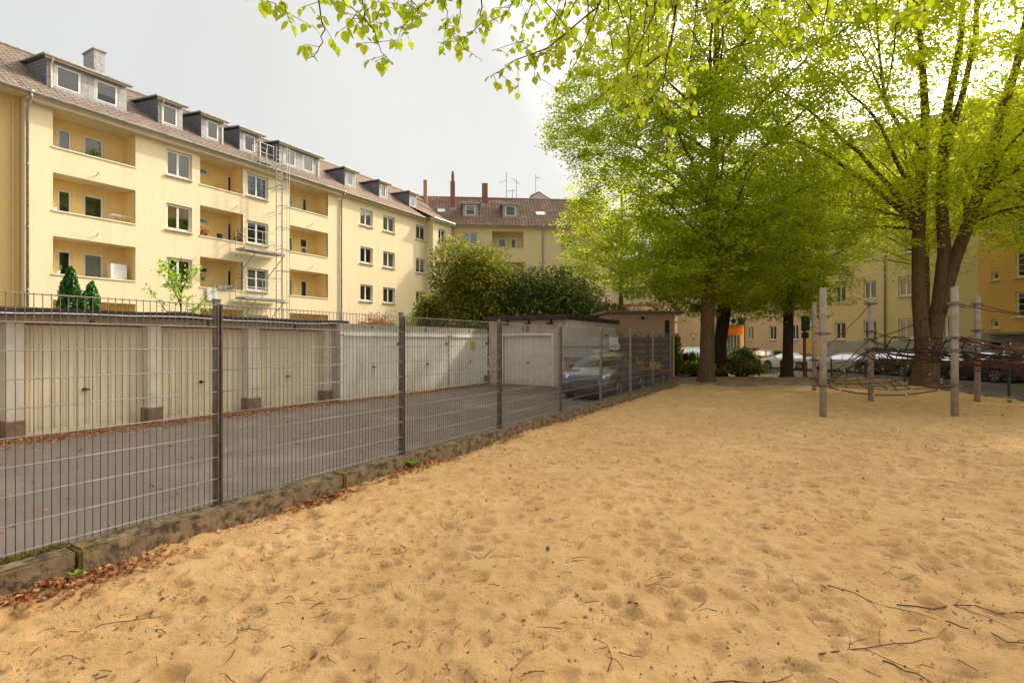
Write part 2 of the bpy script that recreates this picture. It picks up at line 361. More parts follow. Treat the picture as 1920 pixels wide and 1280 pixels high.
def npmesh(name, V, F, material, smooth=False, k=4):
    V = np.asarray(V, dtype=np.float32).reshape(-1, 3); F = np.asarray(F, dtype=np.int32).reshape(-1)
    me = bpy.data.meshes.new(name); nf = len(F)//k
    me.vertices.add(len(V)); me.vertices.foreach_set('co', V.ravel())
    me.loops.add(len(F)); me.loops.foreach_set('vertex_index', F)
    me.polygons.add(nf); me.polygons.foreach_set('loop_start', np.arange(nf, dtype=np.int32)*k)
    if smooth: me.polygons.foreach_set('use_smooth', np.ones(nf, dtype=bool))
    me.materials.append(material); me.update(calc_edges=True); me.validate(); return me

UX, UY = .5, .8660254
A60 = R(60)
def W(u, v, z=0): return Vector((.5*u - .8660254*v, .8660254*u + .5*v, z))
def dxp(px): return (px - 960)/990
def U(px, v): d = dxp(px); return v*(.8660254 + .5*d)/(.5 - .8660254*d)
def P(px, Y, z=0): return Vector((dxp(px)*Y, Y, z))
# ------------------------------------------------------------------ ground
mb = MB(); mb.quad((-600, -600, -.42), (600, -600, -.42), (600, 700, -.42), (-600, 700, -.42))
mb.put('street', M['street'], kind='structure')
# yard asphalt in front of the garages (fence-aligned)
def uvpoly(pts, z): return [tuple(W(u, v, z)) for u, v in pts]
mb = MB(); mb.poly(uvpoly([(-9, 4.85), (21.2, 4.85), (24, 4.85), (24, 16), (-9, 16)], -.08)); mb.put('yard_ground', M['asphalt'], kind='structure')
mb = MB(); mb.poly(uvpoly([(-30, 16), (52, 16), (52, 40), (-30, 40)], -.10)); mb.poly(uvpoly([(24, 6), (52, 6), (52, 16), (24, 16)], -.10))
mb.put('garden_ground', M['garden'], kind='structure')

# sand height field
X0, X1, Y0, Y1, ST = -10., 18., -4., 22., .02
nx, ny = int((X1-X0)/ST), int((Y1-Y0)/ST)
def smooth_noise(cell):
    gx, gy = int((X1-X0)/cell)+3, int((Y1-Y0)/cell)+3
    g = rng.standard_normal((gy, gx))
    yy = np.linspace(0, gy-2.001, ny); xx = np.linspace(0, gx-2.001, nx)
    iy = yy.astype(int); ix = xx.astype(int); fy = (yy-iy)[:, None]; fx = (xx-ix)[None]
    fy = fy*fy*(3-2*fy); fx = fx*fx*(3-2*fx)
    return g[iy][:, ix]*(1-fy)*(1-fx) + g[iy][:, ix+1]*(1-fy)*fx + g[iy+1][:, ix]*fy*(1-fx) + g[iy+1][:, ix+1]*fy*fx
HF = .018*smooth_noise(1.3) + .011*smooth_noise(.45) + .008*smooth_noise(.17) + .0045*smooth_noise(.08) + .0022*smooth_noise(.04)
DM = np.zeros_like(HF); RM = np.zeros_like(HF)
K = 16; gy_, gx_ = np.mgrid[-K:K+1, -K:K+1]*ST
for i in range(34000):
    cx, cy = rng.integers(K, nx-K), rng.integers(K, ny-K)
    a = rng.uniform(0, math.pi); la = rng.choice([rng.uniform(.035, .06), rng.uniform(.045, .075), rng.uniform(.065, .105)]); lb = la*rng.uniform(.5, .9)
    x = gx_*math.cos(a)+gy_*math.sin(a); y = -gx_*math.sin(a)+gy_*math.cos(a)
    q = np.sqrt((x/la)**2 + (y/lb)**2)
    d = rng.uniform(.28, .54)*la
    sl_ = np.s_[cy-K:cy+K+1, cx-K:cx+K+1]
    hole = d*np.exp(-(q**5)); RM[sl_] = np.maximum(RM[sl_]*(1-np.exp(-(q**4))*.8), d*.42*np.exp(-((q-1.28)/.26)**2)); DM[sl_] = np.maximum(DM[sl_]*(1-.85*np.exp(-((q-1.25)/.3)**2)), hole)
HF = HF+RM-DM
def hsample(x, y, F=HF):
    ix = np.clip(((np.asarray(x)-X0)/ST), 0, nx-2); iy = np.clip(((np.asarray(y)-Y0)/ST), 0, ny-2)
    jx = ix.astype(int); jy = iy.astype(int); fx = ix-jx; fy = iy-jy
    return F[jy, jx]*(1-fx)*(1-fy)+F[jy, jx+1]*fx*(1-fy)+F[jy+1, jx]*(1-fx)*fy+F[jy+1, jx+1]*fx*fy
def edge_right(y):          # X of the right-hand kerb at depth y
    return np.interp(y, [-4, 15.3, 19.3, 22], [10.6, 14.8, 15.7, 16.3])
def sandz(x, y):
    z = hsample(x, y)
    v = -.8660254*x + .5*y
    z = z + .03*np.exp(-((4.62-v)/.35)**2)       # drifted against the kerb
    return z
xs = np.concatenate([np.arange(-9, -5, .06), np.arange(-5, 8, .026), np.arange(8, 17.5, .045)])
ys = [-3.0]
while ys[-1] < 1.8: ys.append(ys[-1]+.25)
while ys[-1] < 20.95: ys.append(ys[-1] + min(.075, .013 + max(0, ys[-1]-2.2)*.0036))
ys[-1] = 20.95
ys = np.array(ys)
GX, GY = np.meshgrid(xs, ys); GZ = sandz(GX, GY)
v = -.8660254*GX + .5*GY; GZ = np.where(v > 4.78, -.35, GZ); GZ = np.where(GX > edge_right(GY)+.02, -.6, GZ)
ids = np.arange(GX.size).reshape(GX.shape)
F = np.stack([ids[:-1, :-1], ids[:-1, 1:], ids[1:, 1:], ids[1:, :-1]], -1)
keep = ((v[:-1, :-1] < 4.95) & (GX[:-1, :-1] < edge_right(GY[:-1, :-1])+.15))
F = F[keep]
put('sand', npmesh('sand', np.stack([GX, GY, GZ], -1), F, M['sand'], True), kind='structure')

# bare soil strip beyond the sand under the trees, falling to the street
def soilz(x, y):
    t = np.clip((y-24)/9, 0, 1); t = t*t*(3-2*t)
    return .035 - .42*t + .012*np.sin(x*2.1+y*1.3) + .01*np.sin(x*5.3-y*3.7)
sx = np.linspace(2, 17.4, 110); sy = np.linspace(21.0, 36, 90)
GX, GY = np.meshgrid(sx, sy); GZ = soilz(GX, GY) + rng.normal(0, .006, GX.shape)
xe = np.interp(GY, [20, 24, 30, 36], [16.3, 17.0, 17.4, 16.0])
u_ = .5*GX+.866*GY; v_ = -.866*GX+.5*GY
GZ = np.where(GX > xe, -.6, GZ)
ids = np.arange(GX.size).reshape(GX.shape)
F = np.stack([ids[:-1, :-1], ids[:-1, 1:], ids[1:, 1:], ids[1:, :-1]], -1)
put('soil_ground', npmesh('soil_ground', np.stack([GX, GY, GZ], -1), F, M['soil'], True), kind='structure')
mb = MB(); mb.poly([(2, 20.4, -.03), (8, 20.2, -.03), (8, 28, -.06), (1.5, 28, -.06)]); mb.put('path', M['soil'], kind='structure')

# kerb along the fence (stones are pieces of the kerb)
kerb = bpy.data.objects.new('kerb', None); COL.objects.link(kerb); kerb['kind'] = 'structure'; kerb.rotation_euler = (0, 0, A60)
def stone_mesh(Lk, w, h, jit=.002, seg=10):
    bm = bmesh.new(); bmesh.ops.create_cube(bm, size=1)
    for vv in bm.verts: vv.co = Vector((vv.co.x*Lk, vv.co.y*w, vv.co.z*h))
    bmesh.ops.bevel(bm, geom=bm.edges[:], offset=.018, segments=2, affect='EDGES')
    for k in range(1, 14):
        bmesh.ops.bisect_plane(bm, geom=bm.verts[:]+bm.edges[:]+bm.faces[:], plane_co=(-Lk/2+Lk*k/14, 0, 0), plane_no=(1, 0, 0))
    for vv in bm.verts: vv.co += Vector((0, random.uniform(-jit, jit), random.uniform(-jit, jit)))
    me = bpy.data.meshes.new('kerb_stone'); bm.to_mesh(me); bm.free(); me.materials.append(M['kerb'])
    me.polygons.foreach_set('use_smooth', [False]*len(me.polygons)); return me
u0 = -3.25
while u0 < 20.9:
    Lk = min(2.5, 20.95-u0)
    put('kerb_stone', stone_mesh(Lk-.022, .25, .62), kerb, (u0+Lk/2, 4.785 + random.uniform(-.006, .006), -.115 + random.uniform(-.006, .006)), (0, random.uniform(-.002, .002), 0))
    u0 += 2.5
# low edging at the far and right ends of the sand
edging = bpy.data.objects.new('edging_kerb', None); COL.objects.link(edging); edging['kind'] = 'structure'
path = [Vector((6.55, 21.0, 0)), Vector((16.25, 21.0, 0)), Vector((15.7, 19.3, 0)), Vector((14.8, 15.3, 0)), Vector((12.6, 6, 0))]
for a, b in zip(path[:-1], path[1:]):
    d = b-a; n = max(1, round(d.length/1.0)); ang = math.atan2(d.y, d.x)
    me = MB(); l = d.length/n-.012; me.box(-l/2, l/2, -.05, .05, -.5, .075); me = bevel_mesh(me.mesh('edging_stone', M['concrete']), .01, 1)
    for i in range(n):
        c = a+d*((i+.5)/n); put('edging_stone', me, edging, (c.x, c.y, random.uniform(-.008, .008)), (0, 0, ang+random.uniform(-.006, .006)))

# moss on the near kerb, leaf litter
def flakes(name, pts, size, material, flat=.5, kind='stuff', parent=None, curl=.3):
    n = len(pts)
    if not n: return None
    pts = np.asarray([tuple(p) for p in pts])
    az = rng.uniform(0, 2*math.pi, n); t = rng.normal(0, flat, (n, 2)); s = size*rng.uniform(.5, 1.4, n)
    ax = np.stack([np.cos(az), np.sin(az), t[:, 0]], 1); ax /= np.linalg.norm(ax, axis=1)[:, None]
    bx = np.stack([-np.sin(az), np.cos(az), t[:, 1]], 1); bx /= np.linalg.norm(bx, axis=1)[:, None]
    up = np.cross(ax, bx); c = curl*s*rng.uniform(-.2, 1, n)
    v0 = pts - ax*s[:, None]*.5; v2 = pts + ax*s[:, None]*.5
    v1 = pts + bx*(s*.3)[:, None] + up*c[:, None]; v3 = pts - bx*(s*.3)[:, None] + up*c[:, None]
    V = np.stack([v0, v1, v2, v3], 1).reshape(-1, 3)
    return put(name, npmesh(name, V, np.arange(n*4), material), parent, kind=kind)
pts = []
for (ua, ub, cnt) in ((.6, 1.75, 5200), (2.0, 3.6, 700), (3.6, 7, 500)):
    for i in range(cnt):
        uu = random.uniform(ua, ub); vv = 4.80 + abs(random.gauss(0, .05))
        if math.sin(uu*7)+math.sin(uu*17+1) < -.2 and ua > 1: continue
        pts.append(W(uu, min(vv, 4.915), .197+random.uniform(0, .012)))
flakes('moss', pts, .014, M['moss'], 1.2)
pts = []
for (ua, ub, cnt, wd) in ((1.0, 2.3, 1100, .15), (3.4, 4.3, 500, .10), (4.6, 6.4, 500, .09), (7, 8.4, 150, .08), (9.5, 13, 120, .06), (-1, 21, 350, .05)):
    c0, c1 = (ua+ub)/2, (ub-ua)/2.4
    for i in range(cnt):
        uu = random.gauss(c0, c1*.6) if cnt < 2000 and ub-ua < 4 else random.uniform(ua, ub); vv = 4.62-abs(random.gauss(0, wd))
        p = W(uu, vv); p.z = float(sandz(p.x, p.y)) + random.uniform(.004, .03); pts.append(p)
for i in range(2600):       # scattered single leaves and flakes over the sand
    x, y = random.uniform(-7, 14), 2.2+17*random.random()**1.3
    if -.866*x+.5*y > 4.5: continue
    if i % 2 and float(hsample(x, y)) > -.008: continue
    pts.append(Vector((x, y, float(sandz(x, y))+.008)))
flakes('leaf_litter', pts, .042, M['dead'], .5)
pts = []
for i in range(20000):       # small bark crumbs and bud scales, gathered in the dimples
    x, y = random.uniform(-7, 12), 2.1+12*random.random()**1.6
    if -.866*x+.5*y > 4.55 or float(hsample(x, y)) > random.gauss(-.012, .012): continue
    pts.append(Vector((x, y, float(sandz(x, y))+.003)))
flakes('bark_crumbs', pts, .018, M['stick'], .5)
pts = []
for i in range(7500):       # drift of brown leaves along the garage fronts
    uu = random.uniform(-1, 17.5); vv = (12.62 if uu < 12.1 else 12.33) - abs(random.gauss(0, .36))
    pts.append(W(uu, vv, -.07+random.uniform(0, .02)))
for i in range(900): pts.append(W(random.uniform(-1, 18), random.uniform(5.1, 12), -.072))
flakes('yard_leaf_litter', pts, .06, M['dead'], .3)

# sticks and twigs on the sand
def stick(px, py, ang, ln, r, forks=1, seed=0, label=None, name='fallen_twig'):
    r *= .55
    rr = random.Random(seed); Y = 1.7*990/(py-638); X = dxp(px)*Y
    mb = MB(); ps = []; a = R(ang); x, y = X-math.cos(a)*ln/2, Y-math.sin(a)*ln/2; n = 9
    for i in range(n):
        ps.append(Vector((x-X, y-Y, float(sandz(x, y))+r*1.3+.004+.010*math.sin(i*1.3+seed))))
        a += rr.gauss(0, .16); x += math.cos(a)*ln/(n-1); y += math.sin(a)*ln/(n-1)
    mb.tube(ps, [r*(1-.07*i) for i in range(n)], 5)
    for k in range(forks):
        j = rr.randint(2, 6); b = math.atan2(ps[j+1].y-ps[j].y, ps[j+1].x-ps[j].x)+rr.choice([-1, 1])*rr.uniform(.4, .9)
        q = [ps[j].copy()]; l2 = ln*rr.uniform(.18, .4)
        for i in range(4):
            b += rr.gauss(0, .2); q.append(q[-1]+Vector((math.cos(b)*l2/4, math.sin(b)*l2/4, .002)))
        mb.tube(q, [r*.6, r*.5, r*.4, r*.3, r*.2], 4)
    o = mb.put(name, M['stick'], loc=(X, Y, 0), smooth=True)
    return tag(o, label, 'twig', 'twigs lying on the sand')
TW = [
 (215, 1165, 14, .62, .006, 3, 'long forked twig on the sand below the leaf pile by the kerb'),
 (560, 985, 12, .42, .005, 1, 'thin curved stick beside the leaf heap at the foot of the kerb'),
 (150, 1215, 30, .22, .005, 3, 'small bundled twig on the sand near the lower left'),
 (300, 1235, -40, .16, .004, 1, 'short forked dark twig at the lower left of the sand'),
 (735, 1100, 130, .30, .004, 1, 'thin straight twig crossing a dimple in the lower middle'),
 (920, 1045, 4, .25, .006, 1, 'dark broken stick lying flat near the middle of the sand'),
 (1090, 1022, 20, .28, .004, 2, 'small branching twig right of the pebble'),
 (1225, 1065, 55, .34, .004, 0, 'curved slender twig lying alone right of the middle'),
 (1255, 1085, 8, .50, .004, 1, 'long pale arched twig right of the middle'),
 (1650, 1115, -32, .60, .007, 2, 'long bent twig pointing down right in the right half'),
 (1835, 1137, -9, .95, .009, 2, 'thick straight branch lying near the right edge'),
 (1890, 1195, -50, .55, .008, 1, 'stout greenish stick at the right edge below the thick branch'),
 (1650, 1205, 12, .80, .008, 4, 'large forked branch with side shoots at the lower right'),
 (1370, 1268, 8, .62, .009, 3, 'knobbly dark branch at the bottom edge right of centre'),
 (1745, 1262, -42, .40, .008, 1, 'dark slanting stick at the bottom edge far right'),
 (1500, 1090, 65, .30, .004, 1, 'thin upright lying twig in the right centre of the sand'),
 (1675, 1070, 25, .25, .006, 0, 'short stub of a twig above the long bent one'),
 (870, 975, 60, .26, .004, 2, 'thin crooked twig in the upper middle of the sand'),
 (640, 1190, 50, .30, .004, 2, 'wispy forked twig low in the left middle'),
 (1160, 1210, 60, .36, .005, 2, 'rough twig low in the middle of the sand'),
 (1000, 1225, 35, .30, .004, 2, 'small twig with side shoots at the lower centre'),
 (480, 1180, -15, .28, .004, 1, 'low curved twig in the lower left quarter'),
 (1570, 985, -40, .24, .004, 0, 'fine short twig high in the right half of the sand'),
 (1850, 985, -15, .34, .004, 0, 'fine straight twig near the upper right edge of the sand'),
]
for i, (px, py, a, ln, r, fk, lb) in enumerate(TW): stick(px, py, a, ln, r, fk, i+3, lb)
mb = MB()
for i in range(1100):        # uncountable fine bits
    x, y = random.uniform(-5, 11), 2.1+9*random.random()**1.5
    if -.866*x+.5*y > 4.55: continue
    a = random.uniform(0, 6.3); l = random.uniform(.03, .16); z = float(sandz(x, y))+.006; k = random.uniform(-.5, .5)
    mb.tube([(x, y, z), (x+math.cos(a)*l*.5, y+math.sin(a)*l*.5, z+.006), (x+math.cos(a+k)*l, y+math.sin(a+k)*l, z)], [.0028, .0022, .001], 4)
mb.put('fine_twigs', M['stick'], kind='stuff')
bm = bmesh.new(); bmesh.ops.create_icosphere(bm, subdivisions=2, radius=.016)
for vv in bm.verts: vv.co = Vector((vv.co.x*1.0, vv.co.y*.7, vv.co.z*1.3)) + Vector((random.uniform(-.002, .002),)*3)
me = bpy.data.meshes.new('pebble'); bm.to_mesh(me); bm.free(); me.materials.append(mat('blue_grey_stone', (.13, .14, .16), None, rough=.6))
q = P(1027, 1.7*990/402); q.z = float(sandz(q.x, q.y))+.02
tag(put('pebble', me, loc=q), 'small blue grey pebble alone in the middle of the sand', 'pebble')
# small green weeds
def weed(u, v, n, s, label):
    p = W(u, v); p.z = float(sandz(p.x, p.y)); mb = MB()
    for i in range(n):
        a = random.uniform(0, 6.3); l = s*random.uniform(.6, 1.1); d = Vector((math.cos(a), math.sin(a), 0)); sd = Vector((-d.y, d.x, 0))*l*.22
        b = d*l*.35+Vector((0, 0, l*.6)); t = d*l*.75+Vector((0, 0, l*.8))
        mb.quad((0, 0, 0), tuple(b-sd), tuple(t), tuple(b+sd))
    tag(mb.put('weed', M['leaf_bright'], loc=p), label, 'weed')
weed(1.72, 4.60, 7, .10, 'tiny bright green seedling at the kerb joint on the left')
weed(5.35, 4.60, 26, .13, 'low green weed growing against the kerb beside the leaf heap')
q = P(1880, 11.9); weed(.5*q.x+.866*q.y, -.866*q.x+.5*q.y, 16, .07, 'small grass tuft in the sand near the right edge')
q = P(1893, 15.0); weed(.5*q.x+.866*q.y, -.866*q.x+.5*q.y, 50, .13, 'bushy weeds growing along the right hand edging')

# ------------------------------------------------------------------ mesh fence
def make_fence(name, label, loc, rz, npan, pw, H, zb, big=True):
    t = thing(name, label, 'fence', loc, rz)
    nh = round((H-.03)/.2)+1
    hw = MB()
    for yy in (-.007, .007): hw.tube([(-pw/2+.02, yy, 0), (pw/2-.02, yy, 0)], .0042, 6)
    hme = hw.mesh('horizontal_wire', M['hwire'], True)
    vw = MB(); vw.tube([(0, 0, 0), (0, 0, H)], .0031, 5); vme = vw.mesh('vertical_wire', M['wire'], True)
    pm = MB(); pm.box(-.03, .03, -.02, .02, 0, H+.09); pm.box(-.035, .035, -.025, .025, H+.09, H+.105)
    pm.box(-.022, .022, -.036, -.024, .02, H+.06)
    pme = bevel_mesh(pm.mesh('post', M['post']), .003, 1)
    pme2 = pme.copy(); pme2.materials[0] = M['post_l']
    bme = MB(); bme.tube([(0, -.034, 0), (0, -.048, 0)], .011, 6); bme = bme.mesh('bolt', M['post'])
    cnt = 0
    for i in range(npan+1):
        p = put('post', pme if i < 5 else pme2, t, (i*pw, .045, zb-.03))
        if i < 7:
            for k in range(nh):
                if k % 2 == 0: put('bolt', bme, p, (0, 0, .05+.2*k))
    for i in range(npan):
        n = 50
        if cnt < 300:
            panel = MB(); panel.box(-pw/2+.012, -pw/2+.02, -.012, .012, 0, H); panel.box(pw/2-.02, pw/2-.012, -.012, .012, 0, H)
            pan = panel.put('mesh_panel', M['wire'], t, ((i+.5)*pw, 0, zb+.02+random.uniform(-.004, .004)))
        else:
            panel = MB()
            for k in range(n): panel.tube([(-pw/2+.05*(k+.6), 0, 0), (-pw/2+.05*(k+.6), 0, H)], .0031, 4)
            pan = panel.put('mesh_panel', M['wire'], t, ((i+.5)*pw, 0, zb+.02), kind='stuff')
        for k in range(nh): put('horizontal_wire', hme, pan, (0, 0, .03+k*.2 if k else .035))
        if cnt < 300:
            for k in range(n): put('vertical_wire', vme, pan, (-pw/2+.05*(k+.6), random.uniform(-.001, .001), 0), (random.uniform(-.002, .002), 0, 0))
            cnt += n
    return t
o = W(2.885-2.52*2, 4.80)
make_fence('mesh_fence', 'galvanised wire mesh fence standing on the mossy concrete kerb', (o.x, o.y, 0), A60, 9, 2.52, 1.84, .19)

# low mesh fence towards the street at right
t = thing('street_fence', 'low dark wire fence along the street behind the climbing net', 'fence', (0, 0, 0))
fp = [Vector((17.2, 13.5, -.3)), P(1892, 18.3, -.3), P(1760, 21.6, -.3), P(1697, 24, -.3), P(1623, 26, -.3), P(1559, 28.6, -.3)]
dk = mat('dark_fence_paint', (.05, .05, .05), None, rough=.6)
for q in fp:
    m_ = MB(); m_.box(-.03, .03, -.03, .03, 0, 1.1); m_.put('post', dk, t, q)
for a, b in zip(fp[:-1], fp[1:]):
    d = b-a; mb = MB()
    for k in range(5): mb.tube([(0, 0, .12+.22*k), tuple(Vector((d.x, d.y, .12+.22*k)))], .006, 4)
    pan = mb.put('mesh_panel', dk, t, a)
    mb = MB(); n = int(d.length/.06)
    for k in range(n): q = d*(k/n); mb.tube([(q.x, q.y, .05), (q.x, q.y, 1.02)], .003, 3, False)
    mb.put('vertical_wires', dk, pan, kind='stuff')
# ------------------------------------------------------------------ building kit (local frame: x along the wall, y into the house)
def wall_mesh(name, x0, x1, z0, z1, holes, material, r=.16, y=0, inner=None):
    """front face with real openings and reveals of depth r"""
    xs = sorted({x0, x1, *[h[0] for h in holes], *[h[1] for h in holes]}); zs = sorted({z0, z1, *[h[2] for h in holes], *[h[3] for h in holes]})
    mb = MB()
    for a, b in zip(xs[:-1], xs[1:]):
        col = [h for h in holes if h[0] <= a+1e-6 and h[1] >= b-1e-6]
        zz = sorted({z0, z1, *[h[2] for h in col], *[h[3] for h in col]})
        for c, d in zip(zz[:-1], zz[1:]):
            if any(h[2] <= c+1e-6 and h[3] >= d-1e-6 for h in col): continue
            mb.quad((a, y, c), (b, y, c), (b, y, d), (a, y, d))
    for a, b, c, d in holes:
        mb.quad((a, y, c), (a, y+r, c), (a, y+r, d), (a, y, d)); mb.quad((b, y, c), (b, y, d), (b, y+r, d), (b, y+r, c))
        mb.quad((a, y, d), (a, y+r, d), (b, y+r, d), (b, y, d)); mb.quad((a, y, c), (b, y, c), (b, y+r, c), (a, y+r, c))
    return mb.mesh(name, material)
_wc = {}
def frame_mesh(w, h, style):
    key = ('f', round(w, 2), round(h, 2), style)
    if key not in _wc:
        mb = MB(); t = .07; d0, d1 = 0, .07
        mb.box(0, w, d0, d1, 0, t); mb.box(0, w, d0, d1, h-t, h); mb.box(0, t, d0, d1, t, h-t); mb.box(w-t, w, d0, d1, t, h-t)
        s = .045; e0, e1 = -.02, .05
        def sash(a, b, c, d):
            mb.box(a, b, e0, e1, c, c+s); mb.box(a, b, e0, e1, d-s, d); mb.box(a, a+s, e0, e1, c+s, d-s); mb.box(b-s, b, e0, e1, c+s, d-s)
        if style in ('double', 'muntin'):
            m = w*.47; sash(t, m, t, h-t); sash(m+.012, w-t, t, h-t)
        elif style == 'transom':
            mb.box(t, w-t, d0, d1, h*.72, h*.72+.06); sash(t, w-t, t, h*.72)
        else: sash(t, w-t, t, h-t)
        if style == 'muntin':
            for k in range(1, 4): mb.box(t+s, w-t-s, -.012, .03, h*k/4-.015, h*k/4+.015)
        _wc[key] = mb.mesh('window', M['white'])
    return _wc[key]
def plane_mesh(name, w, h, material, key=None):
    k = ('p', name, round(w, 2), round(h, 2), material.name)
    if k not in _wc:
        mb = MB(); mb.quad((0, 0, 0), (w, 0, 0), (w, 0, h), (0, 0, h)); _wc[k] = mb.mesh(name, material)
    return _wc[k]
def window(parent, x0, x1, z0, z1, y, style='double', cover=None, sill=True, flat=False, sillw=.06, name='window', tilt=False):
    """cover: (material, bottom fraction, top fraction). With flat=True the pieces hang on `parent` itself."""
    w, h = x1-x0, z1-z0
    f = put(name, frame_mesh(w, h, style), parent, (x0, y, z0))
    tgt, ox, oy, oz = (parent, x0, y, z0) if flat else (f, 0, 0, 0)
    put('pane', plane_mesh('pane', w-.14, h-.14, M['pane']), tgt, (ox+.07, oy+.015, oz+.07), (random.uniform(-.004, .004), 0, random.uniform(-.006, .006)))
    if cover:
        m, a, b = cover
        put('curtain' if 'curtain' in m.name else 'blind', plane_mesh('blind', w-.16, (h-.16)*(b-a), m), tgt, (ox+.08, oy+.075, oz+.08+(h-.16)*a))
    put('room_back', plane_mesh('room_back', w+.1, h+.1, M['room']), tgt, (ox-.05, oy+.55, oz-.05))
    if sill:
        k = ('s', round(w, 2), round(y, 2))
        if k not in _wc:
            mb = MB(); mb.box(-.05, w+.05, -y-sillw, 0.01, -.06, -.004); _wc[k] = mb.mesh('sill', M['sill'])
        put('sill', _wc[k], tgt, (ox, oy, oz))
    return f
def balcony(parent, x0, x1, zs, zt, depth, openings, wallm, zfloor=None, angled=False):
    """recessed loggia; openings: (x0,x1,z0,z1,style,cover) on the back wall"""
    zf = zs-1.0 if zfloor is None else zfloor
    b = put('balcony', wall_mesh('balcony_back_wall', x0-.02, x1+.02, zf, zt+.02, [o[:4] for o in openings], wallm, .12, depth), parent)
    mb = MB(); y = .002
    mb.quad((x0, y, zf), (x0, depth, zf), (x0, depth, zt), (x0, y, zt)); mb.quad((x1, y, zf), (x1, y, zt), (x1, depth, zt), (x1, depth, zf))
    mb.quad((x0, .16, zf), (x1, .16, zf), (x1, .16, zs), (x0, .16, zs))
    mb.put('side_wall', wallm, b)
    mb = MB(); mb.quad((x0, y, zt-.001), (x0, depth, zt-.001), (x1, depth, zt-.001), (x1, y, zt-.001)); mb.put('ceiling', M['soffit'], b)
    mb = MB(); mb.quad((x0, .16, zf), (x1, .16, zf), (x1, depth, zf), (x0, depth, zf)); mb.put('balcony_floor', M['concrete'], b)
    mb = MB(); mb.box(x0-.03, x1+.03, -.04, .20, zs-.05, zs+.012); mb.put('coping', M['soffit'], b)
    for o in openings: window(b, o[0], o[1], o[2], o[3], depth+.05, o[4], o[5], False, True)
    return b
def tiled_slope(parent, x0, x1, y0, z0, y1, z1, material, tw=.26, name='roof', xl=None, xr=None):
    """clay pantiles: wavy courses, each lapping the one below; xl/xr give the edge as function of 0..1 up the slope"""
    sl = math.hypot(y1-y0, z1-z0); nc = max(2, round(sl/.33)); dy, dz = (y1-y0)/sl, (z1-z0)/sl
    nyv, nzv = -dz, dy
    V = []; F = []; per = 5
    for c in range(nc):
        s0 = sl*c/nc; s1 = sl*(c+1)/nc + .03
        ta, tb = s0/sl, min(1, s1/sl)
        xa0 = x0 if xl is None else xl(ta); xa1 = x1 if xr is None else xr(ta)
        if xa1-xa0 < .3: continue
        n = max(2, int((xa1-xa0)/tw*per))
        t = np.arange(n+1); X = xa0+(xa1-xa0)*t/n
        wv = np.where(t % per == 0, .026, np.where(t % per == 1, .030, np.where(t % per == 2, .008, np.where(t % per == 3, 0, .006))))
        jit = np.repeat(rng.normal(0, .004, n//per+2), per)[:n+1]
        base = len(V)
        for s, off in ((s0, -.035), (s0, .016), (s1, -.012)):
            o = off+wv+jit
            V += list(zip(X, y0+dy*s+nyv*o, z0+dz*s+nzv*o))
        for r in range(2):
            a = base+r*(n+1)
            F += [(a+i, a+i+1, a+n+2+i, a+n+1+i) for i in range(n)]
    return put(name, npmesh(name, V, F, material), parent)
def gutter(parent, x0, x1, y, z, r=.07):
    mb = MB(); n = 7
    prof = [(y+r*math.cos(math.pi+math.pi*i/(n-1)), z+r*math.sin(math.pi+math.pi*i/(n-1))) for i in range(n)]
    for a, b in zip(prof[:-1], prof[1:]): mb.quad((x0, a[0], a[1]), (x1, a[0], a[1]), (x1, b[0], b[1]), (x0, b[0], b[1]))
    mb.tube([(x0, y-r, z), (x1, y-r, z)], .012, 5)
    return mb.put('gutter', M['zinc'], parent)
def downpipe(parent, x, y, z0, z1, gy=None):
    mb = MB(); gy = y-.35 if gy is None else gy
    mb.tube([(x, gy, z1+.05), (x, gy+.02, z1-.18), (x, y, z1-.55), (x, y, z0)], .055, 8)
    mb.tube([(x, gy, z1+.12), (x, gy, z1-.02)], [.11, .06], 8)
    for k in range(4): zz = z0+(z1-z0)*(k+.5)/4.6; mb.tube([(x, y, zz), (x, y, zz+.05)], .066, 8)
    return mb.put('downpipe', M['zinc'], parent, smooth=True)
def slates(mb, pts_fn, w, h, cols, rows, d=.012):
    pass
